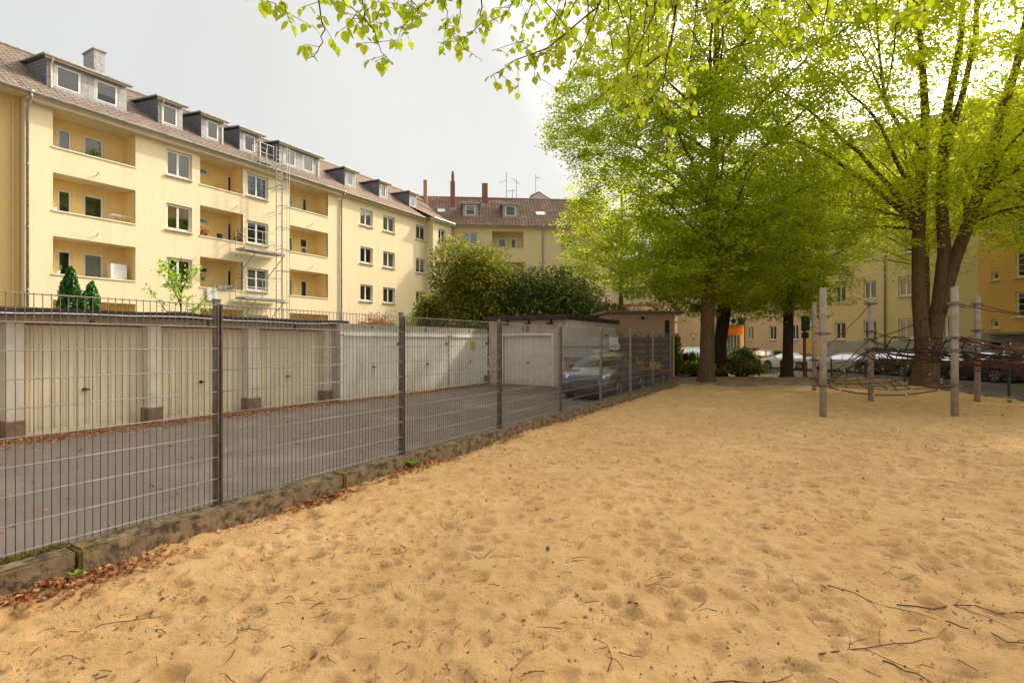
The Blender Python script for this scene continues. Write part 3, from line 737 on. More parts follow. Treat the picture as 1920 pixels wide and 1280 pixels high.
def dormer(parent, x0, x1, y, zb, zt, yb, wins, clad_front, clad_side, rs=.17, overhang=.22, pipes=()):
    """slate-hung shed dormer: front face at y from zb to zt, its flat roof running back to yb"""
    ztb = zt+rs*(yb-y)
    rise = (ztb-zb)/(yb-y)
    d = put('dormer', wall_mesh('dormer', x0, x1, zb-.25, zt, [w[:4] for w in wins], clad_front, .08, y), parent)
    for X, s in ((x0, 1), (x1, -1)):      # cheeks of diagonal slates
        mb = MB(); mb.poly([(X, y, zb-.25), (X, y, zt), (X, yb, ztb), (X, yb, ztb-.25)]); mb.put('cheek', clad_side, d)
        mb = MB()                          # slate courses standing proud, diagonal
        nrow = 8
        for k in range(1, nrow):
            z = zb+(zt-zb)*k/nrow; yr = y+(z-zb)/rise
            zl = z+rs*(yr-y)
            mb.tube([(X-s*.006, y, z), (X-s*.006, min(yr, yb), zl)], .008, 3, False)
        mb.put('slate_courses', clad_side, d, kind='stuff')
        mb = MB(); mb.tube([(X-s*.02, y-.02, zb-.05), (X-s*.02, yb, ztb-.0)], .045, 4); mb.put('flashing', M['zinc'], d)
    mb = MB()
    nr = max(3, int((zt-zb)/.16))
    for k in range(nr):
        z = zb+(zt-zb)*k/nr
        segs = [(x0, x1)]
        for w_ in wins:
            if w_[2] < z+.01 < w_[3]: segs = [s2 for a, b in segs for s2 in ((a, min(b, w_[0])), (max(a, w_[1]), b)) if s2[1]-s2[0] > .03]
        for a, b in segs:
            n = max(1, round((b-a)/.28)); off = .0
            for i in range(n): mb.box(a+(b-a)*i/n+.004, a+(b-a)*(i+1)/n-.004, y-.016-.004*((i+k) % 2), y-.002, z-.02, z+(zt-zb)/nr-.012)
    mb.put('front_slates', clad_front, d, kind='stuff')
    mb = MB(); o = overhang
    mb.prism([(x0-.12, y-o), (x1+.12, y-o), (x1+.12, y-o+.03), (x0-.12, y-o+.03)], zt-.10, zt+.10)
    mb.put('fascia', M['soffit'], d)
    mb = MB(); a = rs
    for (yy0, yy1) in ((y-o, yb+.3),):
        z0_, z1_ = zt+.08-rs*o, zt+.08+rs*(yy1-y)
        mb.v += [(x0-.16, yy0, z0_), (x1+.16, yy0, z0_), (x1+.16, yy1, z1_), (x0-.16, yy1, z1_), (x0-.16, yy0, z0_+.07), (x1+.16, yy0, z0_+.07), (x1+.16, yy1, z1_+.07), (x0-.16, yy1, z1_+.07)]
        mb.f += [(0, 3, 2, 1), (4, 5, 6, 7), (0, 1, 5, 4), (1, 2, 6, 5), (2, 3, 7, 6), (3, 0, 4, 7)]; mb.m += [0]*6
    mb.put('dormer_roof', M['zinc'], d)
    mb = MB(); n = 5; g = y-o-.05; zg = zt+.02
    mb.tube([(x0-.18, g, zg), (x1+.18, g, zg-.02)], .05, 6); mb.put('gutter', M['zinc'], d)
    for px in pipes:
        mb = MB(); mb.tube([(px, g, zg), (px, g+.03, zg-.12), (px, y-.06, zg-.36), (px, y-.06, zb-.02)], .035, 6)
        mb.put('downpipe', M['soffit'], d)
    for w_ in wins: window(d, w_[0], w_[1], w_[2], w_[3], y+.0, w_[4], w_[5], False, True)
    return d
def chimney(parent, x0, x1, y0, y1, z0, z1, material, cap=True, pots=0):
    mb = MB(); mb.box(x0, x1, y0, y1, z0, z1); c = mb.put('chimney', material, parent)
    n = int((z1-z0)/.16)
    mb = MB()
    for k in range(n):
        z = z0+(z1-z0)*k/n
        for a, b, ax in ((x0, x1, 0), (y0, y1, 1)):
            m = max(1, round((b-a)/.26)); off = .5*(k % 2)
            for i in range(m):
                p, q = a+(b-a)*(i+off*.5)/m+.006, min(b, a+(b-a)*(i+1)/m)-.004
                if ax == 0: mb.box(p, q, y0-.010, y0, z+.006, z+(z1-z0)/n-.006)
                else: mb.box(x0-.010, x0, p, q, z+.006, z+(z1-z0)/n-.006)
    mb.put('chimney_courses', material, c, kind='stuff')
    if cap:
        mb = MB(); mb.box(x0-.06, x1+.06, y0-.06, y1+.06, z1, z1+.07); mb.put('chimney_cap', M['concrete'], c)
    mb = MB(); mb.box(x0-.10, x1+.10, y0-.12, y0-.01, z0-.1, z0+.25); mb.box(x0-.09, x0-.011, y0-.01, y1, z0-.1, z0+.75); mb.put('flashing', M['zinc'], c)
    return c
def shell(parent, L_, D_, z0, ze, material, ends=(True, True), zr=None):
    """side walls and back so the house is a closed volume"""
    mb = MB(); mb.quad((0, D_, z0), (0, D_, ze), (L_, D_, ze), (L_, D_, z0))
    for k, X in enumerate((0, L_)):
        if ends[k]:
            if zr: mb.poly([(X, .001, z0), (X, D_, z0), (X, D_, ze), (X, D_/2, zr), (X, .001, ze)])
            else: mb.quad((X, .001, z0), (X, D_, z0), (X, D_, ze), (X, .001, ze))
    return mb.put('outer_wall', material, parent)
def back_slope(parent, x0, x1, ym, zm, D_, ze, material):
    mb = MB(); mb.quad((x0, ym, zm), (x0, D_+.4, ze), (x1, D_+.4, ze), (x1, ym, zm)); return mb.put('back_roof', material, parent)
def ridge(parent, x0, x1, y, z, material, step=.36):
    mb = MB(); n = max(1, int((x1-x0)/step))
    for i in range(n):
        a = x0+(x1-x0)*i/n; b = x0+(x1-x0)*(i+1)/n+.03
        mb.tube([(a, y, z+.01), (b, y, z+.025)], [.10, .115], 6)
    return mb.put('ridge_tiles', material, parent, kind='stuff')

VF = 29.1; ZE = 12.15; ZR = 16.25; YR = 5.4
def kz(py, px, v):       # height of a point seen at (px,py) on the plane at distance v behind the fence line
    return 1.7+(638-py)*(v/(.5-.8660254*dxp(px)))/990
rows = [10.33, 7.53, 4.73, 1.93]
CUR = (M['curtain'], 0, 1)

# ---- building A (ladder, loggias)
uA0, uA1 = U(46, VF), U(636, VF)
o = W(uA0, VF)
A = thing('apartment_building', 'long cream yellow apartment block with recessed balconies and slate dormers behind the garages', 'apartment building', (o.x, o.y, 0), A60)
X = lambda px, v=VF: U(px, v)-uA0
LA = uA1-uA0
holes = []; balc = []; wins = []
for i, zs in enumerate(rows):
    zt = zs+(1.62 if i == 0 else 1.66)
    for (pa, pb) in ((99, 254), (375, 455.5), (543, 615)):
        holes.append((X(pa), X(pb), zs, zt)); balc.append((pa, pb, zs, zt, i))
    for (pa, pb) in ((312, 360), (463, 503)):
        holes.append((X(pa), X(pb), zs+.05, zs+1.40)); wins.append((pa, pb, zs+.05, zs+1.40, i))
put('wall', wall_mesh('wall', 0, LA, -.1, 12.28, holes, M['stucco'], .2), A)
shell(A, LA, 11, -.1, 12.2, M['stucco'], (True, True), ZR-.1)
cov = {(312, 0): CUR, (312, 1): (M['blind_o'], .45, 1), (312, 2): None, (312, 3): None, (463, 0): (M['blind_b'], 0, 1), (463, 1): None, (463, 2): (M['curtain'], 0, .9), (463, 3): None}
for pa, pb, z0, z1, i in wins: window(A, X(pa), X(pb), z0, z1, .13, 'double', cov[(pa, i)], sillw=.10)
for pa, pb, zs, zt, i in balc:
    zf = zs-1.0; a, b = X(pa), X(pb)
    if pa == 99:
        dp = 1.15; h_ = lambda px: X(px, VF+dp+.05)
        b_ = [(h_(105), h_(134.5), zs-.85, zs+1.26, 'single', [CUR, None, None, None][i]), (h_(154), h_(194), zs-.1, zs+1.26, 'single', [CUR, None, (M['curtain'], 0, 1), None][i])]
    elif pa == 375:
        dp = 1.25; h_ = lambda px: X(px, VF+dp+.05)
        b_ = [(h_(371), h_(391), zs+.90, zs+1.32, 'single', None), (h_(424), h_(442), zf+.05, zs+1.33, 'single', [(M['blind_o'], 0, .97), (M['blind_o'], .88, 1), None, None][i])]
    else:
        dp = 1.2; h_ = lambda px: X(px, VF+dp+.05)
        b_ = [(h_(531), h_(549.5), zs-.2, zs+1.22, 'single', [(M['red'], 0, 1), None, CUR, None][i]), (h_(562.5), h_(576), zf+.05, zs+1.24, ['single', 'transom', 'single', 'single'][i], [(M['red'], 0, 1), (M['blind_w'], 0, .7), (M['blind_o'], 0, 0.02), None][i])]
    balcony(A, a, b, zs, zt, dp, b_, M['stucco_bounce'])
# eaves cornice, gutter, roof
mb = MB(); mb.box(0, LA, -.42, .0, 12.14, 12.24); mb.box(0, LA, -.30, -.002, 11.98, 12.138); mb.put('cornice', M['soffit'], A)
gutter(A, 0, LA, -.50, 12.24, .08)
tiled_slope(A, 0, LA, -.46, ZE+.12, YR, ZR, M['tile']); back_slope(A, 0, LA, YR, ZR, 11, 12.1, M['tile']); ridge(A, 0, LA, YR, ZR, M['tile'])
downpipe(A, X(50), -.09, -.1, 12.2, -.5)
def roofz(y): return ZE+.12+(y+.46)*(ZR-ZE-.12)/(YR+.46)
yd = .95; vD = VF+yd
XD = lambda px: U(px, vD)-uA0
zb = roofz(yd)
D_ROOF = [(87, 237, [(102, 152), (177, 221)], (95,)), (296, 342, [(302, 333)], (303,)), (377, 419, [(386, 410)], (415,)), (449, 489, [(456, 479)], (486,)), (523, 600, [(532, 554.5), (567, 588)], (595,))]
for k, (pa, pb, ws, pp) in enumerate(D_ROOF):
    wl = []
    for j, (qa, qb) in enumerate(ws):
        c = (M['blind_w'], 0, 1) if k == 0 and j == 0 else ((M['blind_w'], .4, 1) if k == 0 else ((M['curtain'], 0, 1) if k != 3 else None))
        wl.append((XD(qa), XD(qb), zb+.08, zb+1.16, 'single', c))
    dormer(A, XD(pa), XD(pb), yd, zb, zb+1.32, yd+2.35, wl, M['slate_l'], M['slate'], .12, .22, [XD(q) for q in pp])
chimney(A, X(176, VF+4.3), X(197, VF+4.3), 4.3, 5.5, 15.0, 17.35, M['slate_l'], True)
mb = MB(); c_ = (X(176, VF+4.3)+X(197, VF+4.3))/2
mb.tube([(c_, 4.9, 17.42), (c_, 4.9, 17.62)], [.17, .14], 10); mb.put('chimney_pot', M['zinc'], A)
# wash-line hooks and lamps on the parapets
mb = MB()
for px in (180, 440, 582):
    for zt in (9.45, 6.65): mb.tube([(X(px), 0, zt), (X(px)-.02, -.32, zt+.12), (X(px), -.34, zt+.05)], .02, 5)
mb.put('wall_hooks', M['zinc'], A)

# ---- left neighbour, set back half a metre
uZ0 = uA0-9.0; o = W(uZ0, VF+.45)
Z = thing('apartment_building', 'golden yellow house at the left edge, set back beside the grey downpipe', 'apartment building', (o.x, o.y, 0), A60)
put('wall', wall_mesh('wall', 0, 8.98, -.1, 12.28, [], M['stucco_left']), Z); shell(Z, 8.98, 10.5, -.1, 12.2, M['stucco_left'], (True, False), ZR-.1)
mb = MB(); mb.box(0, 8.98, -.87, .0, 12.14, 12.24); mb.put('cornice', M['soffit'], Z); gutter(Z, 0, 8.98, -.95, 12.24, .08)
tiled_slope(Z, 0, 8.99, -.91, ZE+.12, YR-.45, ZR, M['tile']); back_slope(Z, 0, 8.98, YR-.45, ZR, 10.5, 12.1, M['tile']); ridge(Z, 0, 8.98, YR-.45, ZR, M['tile'])
mb = MB(); mb.tube([(8.75, -.05, -.1), (8.75, -.05, 11.9)], .045, 6); mb.put('pipe_casing', M['stucco_left'], Z)
for q in ((6.6, 10.38), ): pass

# ---- building B with the orange-brown roof
o = W(uA1+.003, VF); uB0 = uA1+.003; uB1 = U(799.5, VF); LB = uB1-uB0
B = thing('apartment_building', 'cream yellow block with an orange brown tiled roof and three small dormers', 'apartment building', (o.x, o.y, 0), A60)
XB = lambda px, v=VF: U(px, v)-uB0
holes = []; wl = []
for i, zs in enumerate(rows):
    for (pa, pb) in ((675.5, 699), (718.5, 740.5), (780, 798)):
        holes.append((XB(pa), XB(pb), zs+.05, zs+1.27)); wl.append((pa, pb, zs+.05, zs+1.27, i))
put('wall', wall_mesh('wall', 0, LB, -.1, 12.28, holes, M['stucco'], .2), B)
shell(B, LB+3.5, 11, -.1, 12.2, M['stucco'], (False, True), ZR-.1)
for pa, pb, z0, z1, i in wl:
    c = None
    if pa < 700 and i == 0: c = (M['blind_w'], 0, 1)
    elif 700 < pa < 760 and i == 0: c = CUR
    elif i == 1 and pa > 700: c = (M['curtain'], .0, 1) if pa < 760 else (M['blind_w'], .2, 1)
    window(B, XB(pa), XB(pb), z0, z1, .13, 'double', c, sillw=.10)
mb = MB(); mb.box(0, LB, -.30, .0, 12.10, 12.24); mb.put('cornice', M['soffit'], B)
gutter(B, 0, LB+.2, -.42, 12.24, .07); downpipe(B, .12, -.09, -.1, 12.2, -.42)
LR = LB+10
def roofzB(y): return ZE+.12+(y+.46)*(ZR-ZE-.12)/(YR+.46)
tiled_slope(B, 0, LR, -.46, ZE+.12, YR, ZR, M['tile_o'], xr=lambda t: LB+1.2+t*6.6); back_slope(B, 0, LB+6, YR, ZR, 11, 12.1, M['tile_o']); ridge(B, 0, LB+7.6, YR, ZR, M['tile_o'])
ydb = .85; zb2 = roofzB(ydb); XDB = lambda px: U(px, VF+ydb)-uB0
for k, (pa, pb, qa, qb) in enumerate(((646, 667, 648.5, 663), (710.5, 727, 712.5, 724), (767, 780.5, 768.5, 778.5))):
    dormer(B, XDB(pa), XDB(pb), ydb, zb2, zb2+1.25, ydb+3.0, [(XDB(qa), XDB(qb), zb2+.1, zb2+1.12, 'single', CUR if k != 1 else None)], M['slate_l'], M['slate'], .03, .2)
# projecting corner bay
vC = 28.38; uC0, uC1 = uB1, U(847, vC); o = W(uC0, vC)
B2 = put('corner_bay', wall_mesh('corner_bay', 0, uC1-uC0, -.1, 12.28, [(U(822, vC)-uC0, U(836, vC)-uC0, r_+.05, r_+1.27) for r_ in rows], M['stucco'], .2), B, (LB, vC-VF, 0))
mb = MB(); mb.quad((0, 0, -.1), (0, VF-vC, -.1), (0, VF-vC, 12.28), (0, 0, 12.28)); mb.put('bay_side', M['stucco'], B2)
for r_ in rows: window(B2, U(822, vC)-uC0, U(836, vC)-uC0, r_+.05, r_+1.27, .13, 'double', None, True, True, sillw=.1)
mb = MB(); mb.box(-.3, uC1-uC0+.1, -.32, .0, 12.10, 12.24); mb.put('bay_cornice', M['soffit'], B2)
mb = MB(); mb.tube([(-.35, .35, 12.26), (-.30, -.40, 12.26), (uC1-uC0, -.40, 12.26)], .07, 6); mb.put('bay_gutter', M['zinc'], B2)
tiled_slope(B, LB-.9, LB+5, vC-VF-.36, ZE+.1, 1.5, roofzB(1.5)+.02, M['tile_o'], name='bay_roof', xl=lambda t: LB-.3-t*1.2)

# ---- wing C across the end of the court
wd = Vector((12.06, 1.0, 0)).normalized(); aC = math.atan2(wd.y, wd.x); oC = Vector((-5.55, 47.75, 0))
C = thing('apartment_building', 'sandy end block with red brown roof, three brick chimneys and two small dormers', 'apartment building', oC, aC)
def XC(px, y=0):         # local x of the point on the plane y seen at px
    d = Vector((dxp(px), 1, 0)); n = Vector((-wd.y, wd.x, 0)); s = (oC+n*y).dot(n)/d.dot(n); return (d*s-oC).dot(wd)
LC = 13.4
holes = []; wl = []
for i, zs in enumerate(rows):
    for (pa, pb) in ((867, 896), (1049, 1076)): holes.append((XC(pa), XC(pb), zs+.05, zs+1.35)); wl.append((pa, pb, zs+.05, zs+1.35))
    holes.append((XC(923), XC(981.7), zs, zs+1.5))
put('wall', wall_mesh('wall', 0, LC, -.1, 12.28, holes, M['stucco_wing'], .2), C); shell(C, LC, 11, -.1, 12.2, M['stucco_wing'], (False, True), ZR)
for pa, pb, z0, z1 in wl: window(C, XC(pa), XC(pb), z0, z1, .13, 'double', CUR if pa < 900 else None, sillw=.1)
for i, zs in enumerate(rows):
    a = XC(923); balcony(C, a, XC(981.7), zs, zs+1.5, 1.1, [(a+.55, a+1.35, zs-.9, zs+1.1, 'single', None), (a+1.75, a+2.3, zs-.2, zs+1.1, 'single', None)], M['stucco_wing'])
mb = MB(); mb.box(0, LC, -.3, 0, 12.10, 12.24); mb.put('cornice', M['soffit'], C); gutter(C, 0, LC, -.42, 12.22, .07)
downpipe(C, .05, -.1, -.1, 12.2, -.42); downpipe(C, XC(1017.5), -.1, -.1, 12.2, -.42)
tiled_slope(C, -5, LC+.4, -.46, ZE+.12, YR, ZR, M['tile_w'], .3, xl=lambda t: -.35-t*6.2); back_slope(C, -5, LC+.4, YR, ZR, 11, 12.1, M['tile_w']); ridge(C, -5.5, LC+.4, YR, ZR, M['tile_w'])
yw = 1.1; zb3 = roofz(yw)
for pa, pb in ((867.5, 896), (942.5, 971.5)):
    a, b = XC(pa, yw), XC(pb, yw)
    dormer(C, a, b, yw, zb3, zb3+1.25, yw+2.3, [(a+.22, b-.22, zb3+.14, zb3+1.12, 'single', (M['curtain'], .5, 1) if pa < 900 else None)], M['slate_l'], M['slate'], .1, .2)
for pa, pb, ya in ((820, 834, 1.9), (1006, 1023, 1.7)):
    a, b = XC(pa, ya), XC(pb, ya); z = roofz(ya); sl_ = (ZR-ZE-.12)/(YR+.46)
    mb = MB()
    q = [(a, ya, z+.07), (b, ya, z+.07), (b, ya+.75, z+.75*sl_+.07), (a, ya+.75, z+.75*sl_+.07)]
    mb.poly(q); sk = mb.put('skylight', mat('skylight_glass', (.75, .77, .78), None, rough=.15, spec=.8), C)
    mb = MB()
    for p_, q_ in zip(q, q[1:]+q[:1]): mb.tube([p_, q_], .045, 4)
    mb.put('frame', M['zinc'], sk)
for pa, pb, ya, zt_, m_, ft in ((794, 800.5, 3.6, 17.45, M['brick_o'], 0), (844.5, 853, 2.7, 17.1, M['brick'], 1), (904, 914.5, 3.7, 17.3, M['brick'], 0)):
    a, b = XC(pa, ya), XC(pb, ya); c_ = chimney(C, a, b, ya, ya+.5, roofz(ya)-.1, zt_, m_, False)
    if ft:
        mb = MB(); x_ = (a+b)/2; mb.box(x_-.13, x_+.13, ya+.1, ya+.4, zt_, zt_+.75); mb.tube([(x_, ya+.25, zt_+.75), (x_, ya+.25, zt_+1.0)], [.09, .12], 8); mb.put('chimney_pot', M['brick'], c_)
def antenna(px, y, z0, z1, arms, label):
    a = XC(px, y); p = C.matrix_world if False else None
    n = Vector((-wd.y, wd.x, 0)); q = oC+wd*a+n*y
    mb = MB(); mb.tube([(0, 0, z0), (0, 0, z1)], .03, 5)
    t = thing('roof_antenna', label, 'antenna', (q.x, q.y, 0), aC, 'antennas on the red brown roof'); mb.put('mast', M['zinc'], t)
    mb = MB()
    for (zz, l, up, nel) in arms:
        mb.tube([(0, 0, zz), (l, 0, zz+up)], .018, 4)
        for k in range(nel): f = (k+.5)/nel; mb.tube([(l*f, -.12, zz+up*f), (l*f, .12, zz+up*f)], .01, 3); mb.tube([(l*f, 0, zz+up*f-.12), (l*f, 0, zz+up*f+.12)], .01, 3)
    mb.put('aerial', M['zinc'], t)
antenna(949.5, 5.3, 16, 18.9, [(18.1, -.75, -.2, 4), (17.0, .9, .12, 6)], 'tallest thin television antenna left of the pair on the roof ridge')
antenna(968.5, 5.4, 16, 18.3, [(18.0, -.45, .35, 3), (17.9, .3, 0, 3)], 'shorter antenna with a tilted arm right of the tall one')
antenna(1004.5, 4.8, 15.4, 18.6, [(18.3, .5, 0, 4)], 'antenna mast at the right end of the ridge before the tree')
antenna(961, 5.3, 16, 17.2, [], 'short bare mast standing between two antennas')

# pale gable of the neighbour beyond
D = thing('apartment_building', 'pale beige gable wall rising behind the tree above the red brown roof', 'apartment building', (2.2, 60.5, 0), aC)
mb = MB(); mb.poly([(0, 0, 0), (9.5, 0, 0), (9.5, 0, 13.5), (5.6, 0, 16.6), (.9, 0, 18.9), (0, 0, 18.4)]); mb.poly([(0, 0, 0), (0, 0, 18.4), (0, 9, 18.4), (0, 9, 0)]); mb.put('wall', M['beige'], D)
mb = MB(); mb.poly([(0, 9, 0), (0, 9, 18.4), (9.5, 9, 13.5), (9.5, 9, 0)]); mb.put('outer_wall', M['beige'], D)
mb = MB(); mb.quad((-.1, -.1, 18.5), (.9, -.1, 19.0), (.9, 9, 19.0), (-.1, 9, 18.5)); mb.quad((.9, -.1, 19.0), (9.6, -.1, 13.5), (9.6, 9, 13.5), (.9, 9, 19.0)); mb.put('roof', M['tile_w'], D)

# ---- fire escape on building A
fe = thing('fire_escape', 'galvanised steel escape ladder with two grating platforms on the cream facade', 'fire escape', (W(uA0, VF).x, W(uA0, VF).y, 0), A60)
g = M['galv']
xl0 = X(518, VF-.75); xl1 = X(529.3, VF-.75); yl = -.75
for x_ in (xl0, xl1): mb = MB(); mb.tube([(x_, yl, 1.5), (x_, yl, 13.6)], .03, 6); mb.put('ladder_rail', g, fe)
rme = MB(); rme.tube([(0, 0, 0), (xl1-xl0, 0, 0)], .014, 5); rme = rme.mesh('rung', g)
for k in range(43): put('rung', rme, fe, (xl0, yl, 1.6+.28*k))
hm = MB(); cx_ = (xl0+xl1)/2; rr_ = .36
arc = [(cx_-(xl1-xl0)/2, yl, 0)]+[(cx_+rr_*math.cos(R(200+ (340-200)*i/8)), yl-.35+rr_*math.sin(R(200+140*i/8)), 0) for i in range(9)]+[(cx_+(xl1-xl0)/2, yl, 0)]
hm.tube(arc, .022, 5); hme = hm.mesh('cage_hoop', g)
for z_ in (2.9, 4.1, 6.0, 7.3, 8.6, 9.9, 11.1, 12.3, 13.4): put('cage_hoop', hme, fe, (0, 0, z_))
mb = MB()
for i in (2, 5, 8): p_ = arc[i]; mb.tube([(p_[0], p_[1], 2.9), (p_[0], p_[1], 13.45)], .018, 4)
mb.put('cage_strip', g, fe)
bm_ = MB(); bm_.tube([(0, 0, 0), (0, -yl, 0)], .02, 5); bme = bm_.mesh('wall_bracket', g)
for z_ in (3.1, 5.6, 7.6, 9.6, 11.1):
    for x_ in (xl0, xl1): put('wall_bracket', bme, fe, (x_, yl, z_))
def platform(zp):
    a, b = X(459, VF-1.0), xl1+.05; y0, y1 = -1.0, -.12
    mb = MB()
    for k in range(int((b-a)/.09)): mb.box(a+.09*k, a+.09*k+.035, y0, y1, zp-.04, zp)
    for y_ in (y0, (y0+y1)/2, y1): mb.box(a, b, y_-.02, y_+.02, zp-.12, zp-.041)
    for x_ in (a, b-.05): mb.box(x_, x_+.05, y0+.021, y1-.021, zp-.12, zp-.042)
    p = mb.put('platform', g, fe)
    mb = MB()
    for x_ in (a+.02, (a+xl0)/2): mb.tube([(x_, y0, zp-.1), (x_, y0, zp+1.05)], .024, 5)
    mb.tube([(a+.02, y1, zp-.1), (a+.02, y1, zp+1.05)], .024, 5)
    for z_ in (.55, 1.05): mb.tube([(a+.02, y1, zp+z_), (a+.02, y0, zp+z_), (xl0, y0, zp+z_)], .02, 5)
    mb.put('railing', g, p)
    for x_ in (a+.35, b-.45): mb = MB(); mb.tube([(x_+.45, y0+.1, zp-.12), (x_, -.03, zp-1.35)], .028, 6); mb.tube([(x_, -.05, zp-1.35), (x_, 0, zp-1.35)], .07, 8); mb.put('strut', g, p)
platform(7.12); platform(4.32)
mb = MB(); a, b = X(482, VF-.3), xl0
for k in range(int((b-a)/.1)): mb.box(a+.1*k, a+.1*k+.04, -.55, .15, 12.42, 12.46)
for x_ in (a, (a+b)/2, b-.05): mb.tube([(x_, -.55, 12.1), (x_, -.55, 13.55)], .025, 5); mb.tube([(x_, .15, 12.4), (x_, .15, 13.55)], .025, 5)
for z_ in (13.0, 13.55): mb.tube([(b, .15, z_), (a, .15, z_), (a, -.55, z_), (b, -.55, z_)], .02, 5)
mb.put('roof_platform', g, fe)

# ---- things kept on the balconies
def at_A(px, y, z): q = W(U(px, VF+y), VF+y); return (q.x, q.y, z)
t = thing('balcony_cabinet', 'tall white cabinet on the lowest left balcony', 'cabinet', at_A(219, .55, rows[2]-1), A60)
mb = MB(); mb.box(-.35, .35, -.2, .2, 0, 1.78); put('body', bevel_mesh(mb.mesh('body', M['white']), .01, 1), t); mb = MB(); mb.box(-.34, -.004, -.22, -.201, .05, 1.75); mb.put('door', M['white'], t); mb = MB(); mb.box(.004, .34, -.22, -.201, .05, 1.75); mb.put('door', M['white'], t)
t = thing('drying_rack', 'white folding clothes rack on the middle left balcony', 'drying rack', at_A(232, .5, rows[1]-1), A60)
mb = MB()
for x_ in (-.5, 0, .5): mb.tube([(x_-.12, -.25, 0), (x_+.12, .2, 1.45)], .012, 5); mb.tube([(x_+.12, -.25, 0), (x_-.12, .2, 1.45)], .012, 5)
for k in range(7): mb.tube([(-.6, -.3+.1*k, 1.35), (.6, -.3+.1*k, 1.35)], .008, 4)
mb.tube([(-.6, -.3, 1.35), (-.6, .3, 1.35)], .012, 5); mb.tube([(.6, -.3, 1.35), (.6, .3, 1.35)], .012, 5); mb.put('frame', M['white'], t)
def pot(px, y, z, r, plantm, n, label, col=(.25, .09, .05), grp='flowerpots on the balconies'):
    t = thing('flowerpot', label, 'flowerpot', at_A(px, y, z), A60, grp)
    mb = MB(); mb.tube([(0, 0, 0), (0, 0, r*1.6)], [r*.7, r], 10); mb.put('pot', mat('pot_glaze', col, None, rough=.6), t)
    pts = [Vector((random.gauss(0, r*.8), random.gauss(0, r*.6), r*1.7+abs(random.gauss(0, r*1.2)))) for i in range(n)]
    flakes('foliage', pts, r*.9, plantm, .9, None, t)
pot(176, .6, rows[0]-.1, .16, M['leaf_thuja'], 60, 'dark green potted plant on the top left balcony ledge')
pot(379, .1, rows[1]+.01, .14, M['dead'], 40, 'brown potted plant at the left end of the middle balcony wall')
pot(386, .1, rows[1]+.01, .12, M['dead'], 30, 'second pot beside the first on the middle balcony wall')
pot(412, .1, rows[1]+.01, .17, M['leaf_bush2'], 0, 'empty dark blue pot in the middle of the balcony wall', (.03, .03, .08))
pot(443, .1, rows[1]+.01, .15, M['leaf_bush2'], 50, 'dark leafy pot at the right end of the middle balcony wall', (.12, .05, .04))
pot(450, .1, rows[1]+.01, .13, M['leaf_bush2'], 40, 'last small pot at the right end of the middle balcony wall', (.12, .05, .04))
pot(380.5, .8, rows[2]+.45, .12, M['leaf_bright'], 30, 'teal pot on the small window ledge of the lowest middle balcony', (.02, .30, .32))
pot(108, .1, rows[2]+.01, .10, M['leaf_bright'], 12, 'small white pot on the lowest left balcony wall', (.7, .68, .64))
pot(102, .1, rows[1]+.01, .08, M['leaf_bright'], 0, 'tiny white pot at the left end of the middle left balcony', (.7, .68, .64))
t = thing('step_ladder', 'pale folding ladder leaning on the middle balcony', 'ladder', at_A(385, .7, rows[1]-1), A60)
mb = MB(); mb.tube([(-.2, 0, 0), (-.05, 0, 1.7)], .02, 5); mb.tube([(.35, 0, 0), (.05, 0, 1.7)], .02, 5)
mb.put('side_rail', M['soffit'], t); mb = MB()
for k in range(5): mb.tube([(-.18+.03*k, -.02, .3*k+.2), (.3-.05*k, -.02, .3*k+.2)], .015, 4)
mb.put('step', M['soffit'], t)
tow = npmesh('towel', [(-.32+.64*i/8, -.05-.02*math.sin(i*1.3)-.004*j, -.72*j/6) for j in range(7) for i in range(9)], [(j*9+i, j*9+i+1, (j+1)*9+i+1, (j+1)*9+i) for j in range(6) for i in range(8)], M['cloth'], True)
tag(put('towel', tow, loc=at_A(397, -.02, rows[2]+.0), rot=(0, 0, A60)), 'pale cloth hanging over the lowest middle balcony wall', 'towel')
pts = [Vector((random.gauss(0, .28), random.gauss(0, .05), random.gauss(.05, .07))) for i in range(120)]
f_ = flakes('rag', pts, .12, M['cloth'], .9, None); f_.location = at_A(423, -.03, rows[2]+.02); f_.rotation_euler = (0, 0, A60); tag(f_, 'crumpled grey brown rag on the lowest middle balcony wall', 'cloth')
# ------------------------------------------------------------------ garages
def text_mesh(s, size, material, depth=.006, bold=.012):
    cu = bpy.data.curves.new('text', 'FONT'); cu.body = s; cu.size = size; cu.extrude = depth; cu.offset = bold*size
    cu.align_x = 'CENTER'; o = bpy.data.objects.new('text', cu); COL.objects.link(o); bpy.context.view_layer.update()
    me = bpy.data.meshes.new_from_object(o.evaluated_get(bpy.context.evaluated_depsgraph_get())); bpy.data.objects.remove(o)
    me.materials.clear(); me.materials.append(material); return me
def ribbed_door(w, h, material, n, depth=.022, name='garage_door'):
    mb = MB(); pr = []
    for i in range(n):
        a = w*i/n; p = w/n
        pr += [(a, 0), (a+p*.42, 0), (a+p*.50, depth), (a+p*.62, depth), (a+p*.70, .004), (a+p*.78, .004), (a+p*.84, depth), (a+p*.94, depth)]
    pr.append((w, 0))
    for (a, y0), (b, y1) in zip(pr[:-1], pr[1:]): mb.quad((a, y0, 0), (b, y1, 0), (b, y1, h), (a, y0, h))
    mb.box(-.0, w, -.012, .03, -.02, .05); mb.box(0, w, -.012, .03, h-.06, h)
    mb.box(-.02, .04, -.014, .03, 0, h); mb.box(w-.04, w+.02, -.014, .03, 0, h)
    return mb.mesh(name, material)
